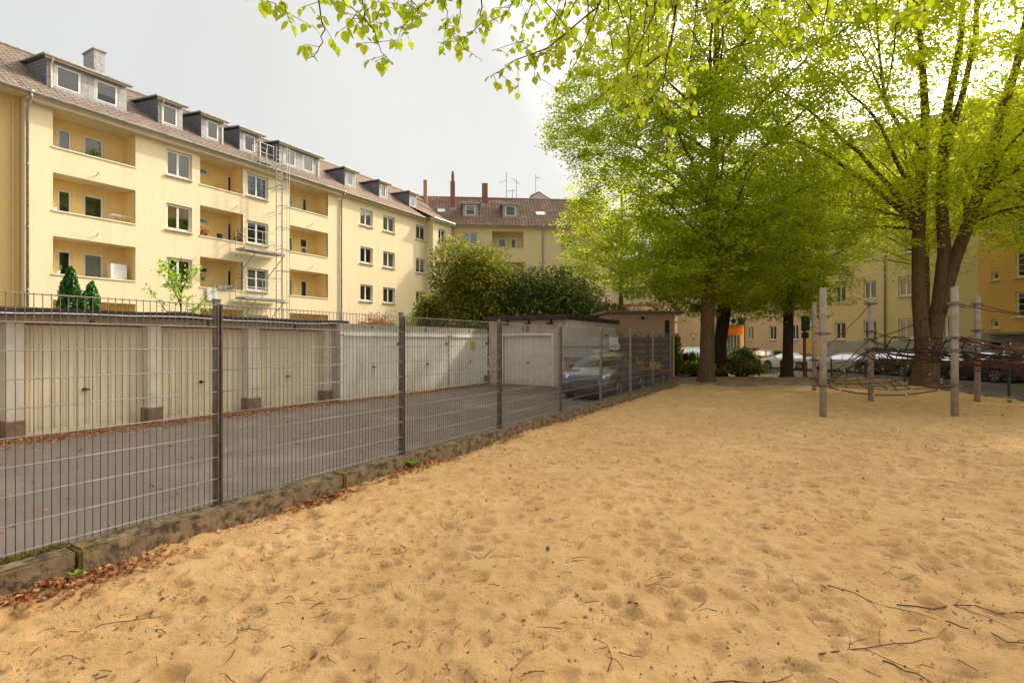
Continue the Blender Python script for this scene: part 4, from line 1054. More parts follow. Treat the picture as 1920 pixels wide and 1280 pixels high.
def handle_mesh():
    mb = MB(); mb.box(-.07, .07, -.05, -.03, -.012, .012); mb.box(-.012, .012, -.05, 0, -.012, .012); mb.box(-.03, .03, -.008, 0, -.03, .03); return mb.mesh('handle', M['black'])
HM = handle_mesh(); GZ0 = -.08; GS = 1.7+.08
def gU(px, v): return U(px, v)
vP, vQ = 12.73, 13.05      # pier fronts, door plane
uS, uE = -6.5, gU(633, vP)-.15
o = W(uS, vP); g1 = thing('garage_block', 'row of old garages numbered 4 to 6 under one dark felt roof', 'garage', (o.x, o.y, 0), A60)
piers = [(gU(278, vP), gU(302, vP)), (gU(466, vP), gU(487, vP)), (gU(609, vP), gU(622, vP))]
doors = [(piers[0][1], piers[1][0]), (piers[1][1], piers[2][0])]
wdt = doors[0][1]-doors[0][0]; piers.insert(0, (piers[0][0]-wdt-.25, piers[0][0]-wdt)); doors.insert(0, (piers[0][1], piers[1][0]))
piers.insert(0, (piers[0][0]-wdt-.3, piers[0][0]-wdt)); doors.insert(0, (piers[0][1], piers[1][0]))
ZT = 2.04; ZL = 2.24
for k, (a, b) in enumerate(piers):
    mb = MB(); mb.box(a-uS, b-uS, 0, .5, GZ0, ZT+.02); p = mb.put('pier', M['garpier'], g1)
    mb = MB(); mb.box(a-uS-.02, b-uS+.02, -.03, .5, GZ0, GZ0+.34); put('plinth', bevel_mesh(mb.mesh('plinth', M['plinth']), .008, 1), p)
mb = MB(); mb.box(0, piers[0][0]-uS-.003, .02, .5, GZ0, ZT+.02); mb.put('wall', M['garwall'], g1)
mb = MB(); mb.box(0, piers[-1][1]-uS+.28, -.012, .5, ZT+.021, ZL); mb.put('lintel', M['garwall'], g1)
mb = MB(); mb.box(piers[-1][1]-uS+.003, piers[-1][1]-uS+.28, .02, 6, GZ0, ZT+.02); mb.box(0, .2, .5, 6, GZ0, ZL); mb.box(0, piers[-1][1]-uS+.28, 5.8, 6, GZ0, ZL); mb.put('side_wall', M['garwall'], g1)
LG = piers[-1][1]-uS+.45
mb = MB(); mb.box(-.2, LG, -.20, 6.2, ZL+.003, ZL+.06); mb.put('roof_slab', M['bitumen'], g1)
# sagging layered felt edge with a pale drip bead
mb = MB(); n = 60
for k in range(n):
    a, b = LG*k/n, LG*(k+1)/n; s = lambda x: .02*math.sin(x*1.1)+.012*math.sin(x*2.9+1)
    z0, z1 = ZL+.02+s(a), ZL+.02+s(b)
    for dz0, dz1, yy in ((-.03, -.005, -.23), (.005, .085, -.25)): mb.quad((a, yy, z0+dz0), (b, yy, z1+dz0), (b, yy, z1+dz1), (a, yy, z0+dz1))
    mb.quad((a, -.23, z0-.03), (a, -.15, z0-.03), (b, -.15, z1-.03), (b, -.23, z1-.03)); mb.quad((a, -.25, z0+.085), (b, -.25, z1+.085), (b, 0, ZL+.12), (a, 0, ZL+.12))
mb.quad((0, 0, ZL+.12), (LG, 0, ZL+.12), (LG, 6.2, ZL+.2), (0, 6.2, ZL+.2)); mb.quad((LG, -.25, ZL), (LG, 6.2, ZL), (LG, 6.2, ZL+.2), (LG, -.25, ZL+.06))
mb.put('felt_roof', M['bitumen'], g1)
mb = MB(); mb.tube([(LG*k/30, -.262, ZL+.01+.02*math.sin(LG*k/30*1.1)+.012*math.sin(LG*k/30*2.9+1)) for k in range(31)], .016, 5); mb.put('drip_edge', M['galv'], g1)
for k, (a, b) in enumerate(doors):
    d = put('garage_door', ribbed_door(b-a, ZT-GZ0-.02, M['gardoor'], 11 if k != 3 else 10, .03), g1, (a-uS, .30, GZ0+.02))
    put('handle', HM, d, ((b-a)/2, 0, .80)); 
    mb = MB(); mb.box(-.02, b-a+.02, -.08, .1, -.10, -.021); mb.put('threshold', M['concrete'], d)
NUM = {1: '4', 2: '5', 3: '6'}
for k, px, py in ((1, 172, 592), (2, 390, 599), (3, 553, 604)):
    put('number', text_mesh(NUM[k], .19, M['numb']), g1, (gU(px, vP)-uS, -.02, ZL-.175), (R(90), 0, 0))

pale_c = mat('pale_precast_concrete', (.55, .49, .40), (.42, .37, .30), 6, .9, .4, 30, big=(.30, .25, .20), bigscale=1.2)
# prefabricated units 7, 8, 9
vR = 12.38
edges = [gU(636, vR), gU(752, vR), gU(841, vR), gU(915, vR)]
lb = ['grey white prefabricated garage number 7 beside the dark roofed row', 'grey white prefabricated garage number 8 behind the second fence post', 'grey white prefabricated garage number 9 with a small yellow sign']
for k in range(3):
    a, b = edges[k]+.02, edges[k+1]-.02; w_ = b-a; o = W(a, vR)
    g = thing('garage', lb[k], 'garage', (o.x, o.y, 0), A60, 'prefabricated garages')
    mb = MB(); h = 2.28; mb.box(0, w_, .02, 5.6, ZT+.02, h); mb.box(0, .10, .02, 5.6, GZ0, ZT+.018); mb.box(w_-.10, w_, .02, 5.6, GZ0, ZT+.018); mb.box(.1, w_-.1, 5.4, 5.6, GZ0, ZT+.018)
    mb.put('body', pale_c, g)
    d = put('garage_door', ribbed_door(w_-.10, ZT-GZ0-.16, M['gardoor2'], 15, .034), g, (.05, 0, GZ0+.04))
    put('handle', HM, d, (w_*.5, 0, .95))
    mb = MB(); mb.box(.0, w_, -.03, .02, ZT-.10, ZT+.012); mb.box(.12, w_-.12, -.05, -.031, ZT-.14, ZT-.10); mb.put('door_rail', M['gardoor2'], g)
    mb = MB(); mb.box(w_-.22, w_-.15, -.03, .0, ZT-.40, ZT-.30); mb.put('lock_box', M['black'], d)
    put('number', text_mesh('789'[k], .19, M['numb']), g, (w_*.50, .012, ZT+.06), (R(90), 0, 0))
    if k == 2:
        mb = MB(); mb.box(w_*.52, w_*.52+.28, -.035, -.02, 1.46, 1.76); s_ = mb.put('yellow_notice', M['yellow_sign'], d)
        mb = MB(); mb.box(w_*.52+.06, w_*.52+.13, -.039, -.0355, 1.56, 1.68); mb.box(w_*.52+.15, w_*.52+.22, -.039, -.0355, 1.50, 1.55); mb.put('notice_print', M['orangepaint'], s_)
# garage 10, turned towards the yard
u10 = 19.3; v0_, v1_ = 11.75, 9.0
def cu(px, u):      # v of the point on the plane u seen at px
    d = dxp(px); return u*(.5-.8660254*d)/(.8660254+.5*d)
vl, vr = cu(917, u10), cu(1062, u10); vdl, vdr = cu(943, u10), cu(1034, u10)
o = W(u10, vl); t10 = thing('garage', 'white garage number 10 facing the yard with a flat overhanging roof', 'garage', (o.x, o.y, 0), A60-R(90))
L10 = vl-vr; da, db = vl-vdl, vl-vdr
put('wall', wall_mesh('wall', 0, L10, GZ0, 2.62, [(da, db, GZ0, 1.98)], M['garwall'], .18), t10)
mb = MB(); mb.quad((0, .001, GZ0), (0, 6, GZ0), (0, 6, 2.62), (0, .001, 2.62)); mb.quad((L10, .001, GZ0), (L10, .001, 2.62), (L10, 6, 2.62), (L10, 6, GZ0)); mb.quad((0, 6, GZ0), (0, 6, 2.62), (L10, 6, 2.62), (L10, 6, GZ0)); mb.put('side_wall', M['garpier'], t10)
mb = MB(); mb.box(-.15, L10+.12, -.28, 6.2, 2.623, 2.81); put('roof_slab', bevel_mesh(mb.mesh('roof_slab', M['bitumen']), .015, 1), t10)
d = put('garage_door', ribbed_door(db-da, 2.05, M['gardoor3'], 20, .02), t10, (da, .16, GZ0)); put('handle', HM, d, ((db-da)*.5, 0, .95))
mb = MB(); mb.box(da-.09, da, -.02, .03, GZ0, 2.07); mb.box(db, db+.09, -.02, .03, GZ0, 2.07); mb.box(da, db, -.02, .03, 1.98, 2.07); mb.put('door_frame', M['white'], t10)
put('number', text_mesh('1 0', .27, M['numb']), t10, ((da+db)/2-.05, -.008, 2.16), (R(90), 0, 0))
for k in range(3):
    mb = MB(); x_ = L10*(.22+.28*k); mb.box(x_, x_+.20, -.2, 0, 2.44, 2.50); mb.box(x_+.12, x_+.17, -.08, 0, 2.50, 2.62); mb.put('roof_bracket', M['bitumen'], t10)
mb = MB(); mb.box(L10-.34, L10-.16, -.012, -.002, 1.55, 1.95); mb.put('blue_notice', M['bluesign'], t10)
mb = MB(); mb.box(-.15, .05, -.25, -.02, GZ0, .28); mb.put('corner_stone', M['plinth'], t10)
t = thing('red_tarpaulin', 'small crumpled red cloth lying on the roof of garage 10', 'cloth', W(22.5, cu(962, 22.5), 2.81))
pts = [Vector((random.gauss(0, .18), random.gauss(0, .1), abs(random.gauss(0, .08))+.03)) for i in range(140)]
flakes('cloth', pts, .16, mat('bright_red_cloth', (.75, .03, .04), None), .8, None, t)
t = thing('red_flower_shrub', 'low red leaved shrub showing above garage 7', 'shrub', W(gU(706, 21), 21, -.1))
pts = [Vector((random.gauss(0, .45), random.gauss(0, .3), random.gauss(2.75, .28))) for i in range(1500)]
flakes('foliage', pts, .11, mat('red_leaf', (.70, .16, .06), (.55, .25, .05), 8), .9, None, t); mb = MB(); mb.tube([(0, 0, 0), (.05, 0, 2.6)], [.05, .02], 6); mb.put('stem', M['bark_dark'], t)

# bin store of grey boards beside garage 10
us = u10-.25; vA_, vB_ = cu(1053, us), cu(1139, us); o = W(us, vA_)
t = thing('bin_shelter', 'low grey concrete bin shelter beside the white garage', 'shelter', (o.x, o.y, 0), A60-R(90)); Lb = vA_-vB_
for z0, z1, y_ in ((1.55, 1.90, 0), (1.12, 1.50, .03), (1.505, 1.545, .1)):
    mb = MB(); mb.box(0, Lb, y_, y_+.08, z0, z1); mb.put('board', M['greyplinth'], t)
mb = MB(); mb.box(.0, Lb, .6, .7, GZ0, 1.12); mb.put('back_wall', M['garpier'], t)
for x_ in (.02, Lb*.52, Lb-.12):
    mb = MB(); mb.box(x_, x_+.1, .12, .22, GZ0, 1.9); mb.put('post', M['greyplinth'], t)
mb = MB(); mb.box(Lb*.70, Lb*.95, -.02, -.004, 1.0, 1.42); mb.put('panel', M['stucco_tan'], t)
# dark board fence behind the car
a_, b_ = P(1139, 21.5), P(1259, 25.0); dv = b_-a_; t = thing('board_fence', 'weathered dark board fence behind the parked car', 'fence', a_, math.atan2(dv.y, dv.x))
for k in range(6):
    for j in range(5):
        mb = MB(); l = dv.length/5; mb.box(j*l+.06, (j+1)*l-.01, 0, .035, -.05+.335*k, -.05+.335*k+.31); mb.put('board', M['woodfence'], t, rot=(random.uniform(-.01, .01), 0, 0))
for j in range(6): mb = MB(); mb.box(j*l-.05, j*l+.055, -.03, .09, -.1, 2.02); mb.put('post', M['woodfence'], t)
q = P(1152, 20.6); t = thing('parking_sign', 'small white notice board on a pale panel behind the car', 'sign', (q.x, q.y, 0), R(-8))
mb = MB(); mb.box(-.30, .15, .02, .05, 1.40, 1.92); mb.put('panel', M['garpier'], t)
mb = MB(); mb.box(-.17, .19, -.01, .01, 1.43, 1.66); sg = mb.put('sign_plate', M['plate'], t)
put('lettering', text_mesh('P', .12, mat('blue_print', (.05, .06, .25), None)), sg, (-.09, -.012, 1.50), (R(90), 0, 0))
mb = MB()
for k in range(3): mb.box(-.03, .15, -.013, -.0105, 1.49+.05*k, 1.515+.05*k)
mb.put('print_lines', mat('violet_print', (.2, .15, .3), None), sg)
mb = MB(); mb.box(-.02, .02, .051, .09, -.1, 1.9); mb.put('post', M['galv'], t)

# tan shed
t = thing('shed', 'tan flat roofed shed at the end of the mesh fence', 'shed', (P(1145, 27).x, 27, 0), R(4))
w_ = 3.35
put('wall', wall_mesh('wall', 0, w_, -.2, 3.18, [(w_-.52, w_-.24, 1.55, 2.85)], M['shed_shaded'], .15), t)
mb = MB(); mb.quad((w_, .001, -.2), (w_, 5, -.2), (w_, 5, 3.18), (w_, .001, 3.18)); mb.quad((0, .001, -.2), (0, .001, 3.18), (0, 5, 3.18), (0, 5, -.2)); mb.quad((0, 5, -.2), (0, 5, 3.18), (w_, 5, 3.18), (w_, 5, -.2)); mb.put('side_wall', M['stucco_tan'], t)  # sunlit side: paler render carries the light that the front lacks
mb = MB(); mb.box(w_-.52, w_-.24, .1, .14, 1.55, 2.85); mb.put('shutter', M['woodfence'], t)
mb = MB(); mb.box(-.3, w_+.38, -.35, 5.3, 3.183, 3.32); put('roof', bevel_mesh(mb.mesh('roof', M['plinth']), .02, 1), t)
mb = MB(); mb.tube([(1.62, 0, 3.0), (1.62, -.16, 2.96)], .05, 8); mb.box(1.57, 1.67, -.22, -.13, 2.85, 3.02); mb.put('lamp', M['black'], t)

# small play furniture behind the fence
t = thing('play_table', 'low dark brown metal play table behind the far end of the fence', 'table', P(1222, 21.4, 0), R(8))
mb = MB(); mb.box(-.62, .55, -.3, .3, .40, .45); mb.put('table_top', M['woodfence'], t)
for sx_, sy_ in ((-.58, -.27), (.5, -.27), (-.58, .27), (.5, .27)):
    mb = MB(); mb.box(sx_, sx_+.04, sy_-.02, sy_+.02, 0, .40); mb.put('leg', M['black'], t)
mb = MB(); mb.box(-.6, .35, .12, .16, .45, .62); mb.put('back_board', M['woodfence'], t)
t = thing('spring_seesaw', 'orange seesaw with two round seat backs standing behind the fence', 'seesaw', P(1211, 22.2, 0), R(5))
mb = MB(); mb.box(-.55, .6, -.03, .03, .56, .62); mb.put('beam', M['orangepaint'], t)
for x_ in (-.25, .29):
    mb = MB(); mb.tube([(x_, -.02, .80), (x_, .02, .80)], .14, 16); mb.box(x_-.10, x_+.10, -.02, .02, .58, .74); b_ = mb.put('seat_back', M['orangepaint'], t)
    mb = MB()
    for e_ in (-.05, .05): mb.tube([(x_+e_, -.023, .84), (x_+e_, -.028, .84)], .018, 8)
    mb.put('print', M['woodfence'], b_)
mb = MB()
mb.tube([(.02+.09*math.cos(a*.7), .09*math.sin(a*.7), .02+a*.012) for a in range(44)], .014, 5); mb.put('spring', M['black'], t)
t = thing('spring_rocker', 'small red rocking seat behind the last fence posts', 'rocker', P(1243, 22.6, 0), R(-12))
mb = MB(); mb.box(-.34, .36, -.13, .13, .48, .56); put('seat', bevel_mesh(mb.mesh('seat', M['redpaint']), .02, 2), t)
mb = MB(); mb.tube([(-.18, -.02, .72), (-.18, .02, .72)], .11, 14); mb.box(-.25, -.12, -.02, .02, .55, .66); mb.put('seat_back', M['brick_o'], t)
mb = MB(); mb.tube([(.1, 0, .5), (.1, 0, .73), (.32, 0, .75)], .015, 6); mb.put('handle', M['black'], t)
mb = MB(); mb.tube([(.08*math.cos(a*.7), .08*math.sin(a*.7), .02+a*.011) for a in range(42)], .014, 5); mb.put('spring', M['galv'], t)

# ------------------------------------------------------------------ far side of the street
def simple_building(label, loc, rz, L_, D_, z0, ze, wm, wins, roofm=None, zr=None, plinth=None, style='double', covers=(), gut=True, pipes=()):
    t = thing('apartment_building', label, 'apartment building', loc, rz)
    put('wall', wall_mesh('wall', 0, L_, z0, ze, [w_[:4] for w_ in wins], wm, .18), t)
    shell(t, L_, D_, z0, ze, wm, (True, True), zr)
    for w_ in wins: window(t, w_[0], w_[1], w_[2], w_[3], .12, w_[4], w_[5], True, sillw=.12)
    if roofm:
        mb = MB(); mb.box(0, L_, -.35, 0, ze-.12, ze); mb.put('cornice', M['soffit'], t)
        tiled_slope(t, 0, L_, -.45, ze-.03, D_/2, zr, roofm, .4); back_slope(t, 0, L_, D_/2, zr, D_, ze, roofm)
        gutter(t, 0, L_, -.5, ze, .08)
    if plinth: mb = MB(); mb.box(0, L_, -.03, -.001, z0, plinth); mb.put('plinth', M['greyplinth'], t)
    for x_ in pipes: downpipe(t, x_, -.09, z0, ze-.1, -.5)
    return t
fd = Vector((.126, -.992, 0)).normalized(); aF = math.atan2(fd.y, fd.x)
def fpt(px):         # point of the street front seen at px
    d = dxp(px); Y = (27.9+37.9*.127)/(d+.127); return Vector((d*Y, Y, 0))
F0 = fpt(1396)
def fx(px): return (fpt(px)-F0).length
frows = [1.95, 5.0, 8.05, 11.1]
def fw(pairs, x0, sty='double', cv=None, rws=frows, h=1.45):
    r_ = []
    for (a, b) in pairs:
        for i, zs in enumerate(rws):
            c = random.choice([None, CUR, CUR, None]) if cv is None else (cv if i == 0 else random.choice([None, CUR]))
            r_.append((fx(a)-x0, fx(b)-x0, zs, zs+h, sty, c))
    return r_
e1, e2, e3 = fx(1505), fx(1549), fx(1834)
ZF = 14.2
b1 = simple_building('tan rendered house across the street with small white windows, behind the beige hatchback', F0, aF, e1, 10, -.42, ZF, M['stucco_tan'], fw([(1400.5, 1413.5), (1442, 1456), (1484, 1497)], 0), M['tile_w'], 18.5, .2, pipes=(.12,))
q = F0+fd*(e1+.003); b2 = simple_building('narrow ochre house front with small muntin windows between two paler houses', q, aF, e2-e1-.006, 10, -.42, ZF+.3, M['stucco_org'], fw([(1513, 1524), (1534, 1542)], e1, 'muntin', rws=[3.2, 6.2, 9.3]), M['tile_w'], 18.6, .2)
q = F0+fd*e2; b3 = simple_building('straw yellow house across the street with large white windows and grey plinth', q, aF, e3-e2-.003, 10, -.42, ZF, M['stucco_yel'], fw([(1565.5, 1585.5), (1619, 1643)], e2)+fw([(1684, 1713), (1764, 1784)], e2, cv=(M['pink'], 0, 1)), M['tile_w'], 18.5, 1.8, pipes=(fx(1661)-e2,))
e4 = e3+15
q = F0+fd*(e3+.0); w4 = []
xs1, xs2 = fx(1858)-e3, fx(1873)-e3
for k in range(4): w4.append((xs1, xs2, 2.55+2.85*k, 2.55+2.85*k+.5, 'single', None))
xb1, xb2 = fx(1903)-e3, fx(1903)-e3+1.6
for k in range(4): w4.append((xb1, xb2, 3.15+2.25*k, 3.15+2.25*k+1.45, 'muntin', None)); w4.append((xb1+4, xb2+4, 3.15+2.25*k, 3.15+2.25*k+1.45, 'muntin', None))
w4 = [w_ for w_ in w4 if w_[3] < ZF]
b4 = simple_building('ochre orange house at the right edge with muntin windows above a garage entrance', q, aF, e4-e3, 10, -.42, ZF, M['stucco_org'], w4, M['tile_w'], 18.5)
# entrance canopy and garage level of the ochre house
mb = MB(); mb.box(.9, 14.9, -.9, -.04, 2.16, 2.30); mb.put('canopy', M['concrete'], b4)
put('entrance_wall', wall_mesh('entrance_wall', .02, 14.9, -.4, 2.155, [(xs1+.1, xs2+.3, -.38, 1.7), (xb1-.3, xb1+2.4, -.38, 1.75)], M['greyplinth'], .2, -.22), b4)
mb = MB(); mb.box(xb1-.3, xb1+2.4, -.06, -.03, -.38, 1.75); mb.put('garage_door', M['pink'], b4)
mb = MB(); mb.box(xs1+.1, xs2+.3, -.04, -.02, -.38, 1.7); mb.put('door', M['dark'], b4)  # near-black sheet painted for the shade inside the entrance recess
t = thing('apartment_building', 'pale house with blue grey roof far behind the multi stemmed tree', 'building', (38, 50, 0), R(-60))
t['category'] = 'apartment building'
mb = MB(); mb.box(-10, 10, 0, 8, -.42, 20); mb.put('wall', M['stucco_tan'], t); mb = MB(); mb.box(-10.4, 10.4, -.4, 8.4, 20, 22.5); mb.put('roof', M['slate_l'], t)

# shop house with air conditioners
q = P(1318, 58.4); bs = thing('shop_building', 'tan shop house with orange awning and air conditioner units beside the corner pipe', 'shop', (q.x, q.y, 0), 0)
Ls = F0.x-q.x+.25
def sx_(px): return dxp(px)*58.4-q.x
wl = [(sx_(1371), sx_(1377), 5.0, 6.4, 'single', None), (sx_(1384.5), sx_(1391), 5.0, 7.2, 'single', CUR), (sx_(1352), sx_(1357), 4.6, 6.2, 'single', None), (sx_(1384.5), sx_(1391), 9.0, 10.6, 'single', None)]
shopw = (sx_(1346), sx_(1388), -.3, 2.5)
put('wall', wall_mesh('wall', 0, Ls, -.42, 14, [w_[:4] for w_ in wl]+[shopw], M['stucco_tan'], .2), bs); shell(bs, Ls, 9, -.42, 14, M['stucco_tan'])
mb = MB(); mb.box(-.3, Ls, -.4, 9.4, 14.003, 14.3); mb.put('roof', M['bitumen'], bs)
for w_ in wl: window(bs, *w_[:4], .12, w_[4], w_[5])
sw = MB(); a, b = shopw[0], shopw[1]; sw.quad((a, .12, -.3), (b, .12, -.3), (b, .12, 2.5), (a, .12, 2.5)); sp = sw.put('shop_window', M['pane'], bs)
mb = MB(); n = 7
for k in range(n+1): x_ = a+(b-a)*k/n; mb.box(x_-.03, x_+.03, .08, .16, -.3, 2.5)
mb.put('frame', M['white'], sp)
mb = MB(); mb.quad((a, .8, -.3), (b, .8, -.3), (b, .8, 2.5), (a, .8, 2.5)); mb.put('display', M['curtain'], sp)
mb = MB(); mb.box(a-.2, b+.25, -.15, -.002, 2.62, 3.45); aw = mb.put('shop_sign', M['orangeawn'], bs)
mb = MB(); mb.box(a-.3, b+.35, -.35, -.003, 3.5, 3.62); mb.put('ledge', M['concrete'], bs)
for k, px in enumerate((1374, 1388)):
    mb = MB(); c = sx_(px); mb.box(c-.45, c+.45, -.42, -.05, 3.66, 4.42); ac = mb.put('air_conditioner', M['white'] if k == 0 else M['black'], bs)
    mb = MB(); mb.tube([(c-.1, -.425, 4.04), (c-.1, -.435, 4.04)], .28, 14); mb.put('fan_grille', M['black'] if k == 0 else M['dark'], ac)
mb = MB(); mb.box(sx_(1387), sx_(1392), -.05, -.01, 4.5, 5.0-.1); sgn = mb.put('small_sign', M['plate'], bs)
mb = MB(); mb.box(sx_(1388), sx_(1391), -.06, -.051, 4.6, 4.8); mb.put('sign_print', M['redpaint'], sgn)

# building with red bands
Yb = 72.; q = P(1120, Yb); bb = thing('commercial_building', 'beige building with red bands, windows and a roller shutter left of the tree trunk', 'building', (q.x, q.y, 0), 0)
def bx(px): return dxp(px)*Yb-q.x
def bz(py): return 1.7+(638-py)*Yb/990
wl = []
for (a, b) in ((1160, 1180), (1184, 1204), (1226, 1248), (1272, 1290), (1292, 1310)):
    wl.append((bx(a), bx(b), bz(621), bz(602), 'double', CUR)); wl.append((bx(a), bx(b), bz(589), bz(571), 'double', CUR)); wl.append((bx(a), bx(b), bz(557), bz(540), 'double', None)); wl.append((bx(a), bx(b), bz(525), bz(508), 'double', None))
sh = (bx(1271), bx(1297), bz(670), bz(634))
put('wall', wall_mesh('wall', 0, bx(1322), -.6, bz(490), [w_[:4] for w_ in wl]+[sh], M['beige'], .2), bb); shell(bb, bx(1322), 12, -.6, bz(490), M['beige'])
mb = MB(); mb.box(-.3, bx(1322)+.3, -.3, 12.3, bz(490)+.003, bz(490)+.3); mb.put('roof', M['bitumen'], bb)
for w_ in wl: window(bb, *w_[:4], .12, w_[4], w_[5])
for py in (600, 568, 630, 536): mb = MB(); mb.box(0, bx(1312), -.12, -.002, bz(py+1.6), bz(py-1.2)); mb.put('red_band', M['redpaint'], bb)
mb = MB(); mb.box(bx(1299), bx(1311), -.1, -.003, -.6, bz(632)); mb.put('red_pier', M['redpaint'], bb)
mb = MB()
for k in range(14): mb.box(sh[0], sh[1], .08, .13, sh[2]+.2*k, sh[2]+.2*k+.18)
mb.put('roller_shutter', M['soffit'], bb)
# ------------------------------------------------------------------ cars
def lerp_profile(pts, n=200):
    xs = [p[0] for p in pts]; zs = [p[1] for p in pts]; return lambda x: np.interp(x, xs, zs)
PROF = {
 'hatch': [(-.5, .50), (-.497, .62), (-.475, .74), (-.44, .90), (-.40, .965), (-.30, .992), (-.12, 1.0), (.02, .975), (.09, .93), (.17, .84), (.255, .71), (.31, .655), (.40, .60), (.455, .545), (.49, .46), (.5, .36)],
 'coupe': [(-.5, .55), (-.49, .69), (-.44, .735), (-.38, .78), (-.27, .90), (-.15, .98), (-.03, 1.0), (.07, .96), (.14, .88), (.245, .72), (.30, .68), (.40, .63), (.46, .57), (.49, .47), (.5, .36)],
 'suv': [(-.5, .50), (-.495, .66), (-.475, .80), (-.445, .94), (-.40, .985), (-.2, 1.0), (.0, .985), (.08, .945), (.16, .84), (.235, .70), (.29, .665), (.41, .62), (.47, .56), (.495, .46), (.5, .34)],
}
def car(name, label, loc, rz, Lc, Wc, Hc, body_m, kind, plate=True, group='cars parked along the street', detail=1):
    t = thing(name, label, 'car', loc, rz, group)
    prof = PROF[kind]; top = lambda x: float(lerp_profile(prof)(x/Lc))*Hc
    rw = .315 if kind != 'suv' else .35; ra = rw+.055; wx = (.305*Lc, -.30*Lc)
    fl = .17*Hc/1.45*1.1
    def bot(x):
        z = fl
        for c in wx:
            if abs(x-c) < ra: z = max(z, rw+math.sqrt(ra*ra-(x-c)**2))
        return z
    st = sorted(set([Lc*p[0] for p in prof]+[c+ra*math.cos(math.pi*k/10) for c in wx for k in range(11)]+[c+s*(ra+.001) for c in wx for s in (-1, 1)]+list(np.linspace(-Lc*.49, Lc*.49, 24))))
    beltf = lambda x: (.655-.05*(x/Lc+.5))*Hc
    half = lambda x: Wc/2*(1-.13*abs(2*x/Lc)**5)
    def sec(x):
        tp = top(x); h = half(x); be = min(beltf(x), tp-.012); k = max(0, min(1, (tp-beltf(x))/(Hc*.36)))
        wr = h*(.97-.27*k); b = min(bot(x), be-.06)
        m1 = max(b+.03, .47*Hc); m1 = min(m1, be-.02); m2 = max(b+.015, .28*Hc); m2 = min(m2, m1-.006)
        return [(0, tp), (wr*.55, tp-.008), (wr*.90, tp-.03), (wr, tp-.055*k*Hc/1.0-.03*(1-k)), (h*.985, be), (h, m1), (h*.995, m2), (h*.965, b)]
    V = []; Fc = []; S_ = [sec(x) for x in st]; n = len(S_[0])
    for s in (1, -1):
        base = len(V)
        for x, sc in zip(st, S_): V += [(x, s*y, z) for y, z in sc]
        for i in range(len(st)-1):
            for j in range(n-1):
                a, b, c, d = base+i*n+j, base+i*n+j+1, base+(i+1)*n+j+1, base+(i+1)*n+j
                Fc.append((a, b, c, d) if s == 1 else (d, c, b, a))
    for ei in (0, len(st)-1):
        l = [ei*n+j for j in range(n)]; r = [len(st)*n+ei*n+j for j in range(n-1, -1, -1)]
        Fc.append(tuple(l+r) if ei else tuple(reversed(l+r)))
    me = bpy.data.meshes.new('body'); me.from_pydata(V, [], Fc); me.materials.append(body_m)
    bm = bmesh.new(); bm.from_mesh(me); bmesh.ops.remove_doubles(bm, verts=bm.verts, dist=.0005); bmesh.ops.recalc_face_normals(bm, faces=bm.faces); bm.to_mesh(me); bm.free()
    me.polygons.foreach_set('use_smooth', [True]*len(me.polygons)); body = put('body', me, t)
    mb = MB(); mb.box(-Lc*.46, Lc*.46, -Wc*.40, Wc*.40, fl-.02, .52*Hc); mb.put('underbody', M['black'], t)
    def side_pt(x, f, s, off=.006):
        sc = sec(x); (y0, z0), (y1, z1) = sc[4], sc[3]; y, z = y0+(y1-y0)*f, z0+(z1-z0)*f
        return (x, s*(y+off), z+off*.3)
    xa = {'hatch': [(-.40, -.27), (-.255, -.06), (-.045, .165)], 'coupe': [(-.33, -.19), (-.175, -.03), (-.015, .16)], 'suv': [(-.43, -.29), (-.275, -.07), (-.055, .155)]}[kind]
    for s in (1, -1):
        for (a, b) in xa:
            mb = MB(); m = 8; X_ = np.linspace(a*Lc, b*Lc, m)
            for p, q in zip(X_[:-1], X_[1:]): mb.quad(side_pt(p, .10, s), side_pt(q, .10, s), side_pt(q, .86, s), side_pt(p, .86, s))
            mb.put('side_window', M['car_glass'], body, smooth=True)
    def strip(xa_, xb_, f, nm, m_):
        mb = MB(); X_ = np.linspace(xa_*Lc, xb_*Lc, 7)
        for p, q in zip(X_[:-1], X_[1:]):
            for y0, y1 in ((-1, -.5), (-.5, 0), (0, .5), (.5, 1)):
                g = lambda x, yy: (x+.006*(1 if xa_ > 0 else -1), yy*f*sec(x)[3][0], top(x)+.010-.022*yy*yy)
                mb.quad(g(p, y0), g(q, y0), g(q, y1), g(p, y1))
        return mb.put(nm, m_, body, smooth=True)
    strip(.105, .262, .86, 'windscreen', M['car_glass'])
    if kind == 'coupe': strip(-.375, -.19, .82, 'rear_window', M['car_glass'])
    else: strip(-.483, -.425, .84, 'rear_window', M['car_glass'])
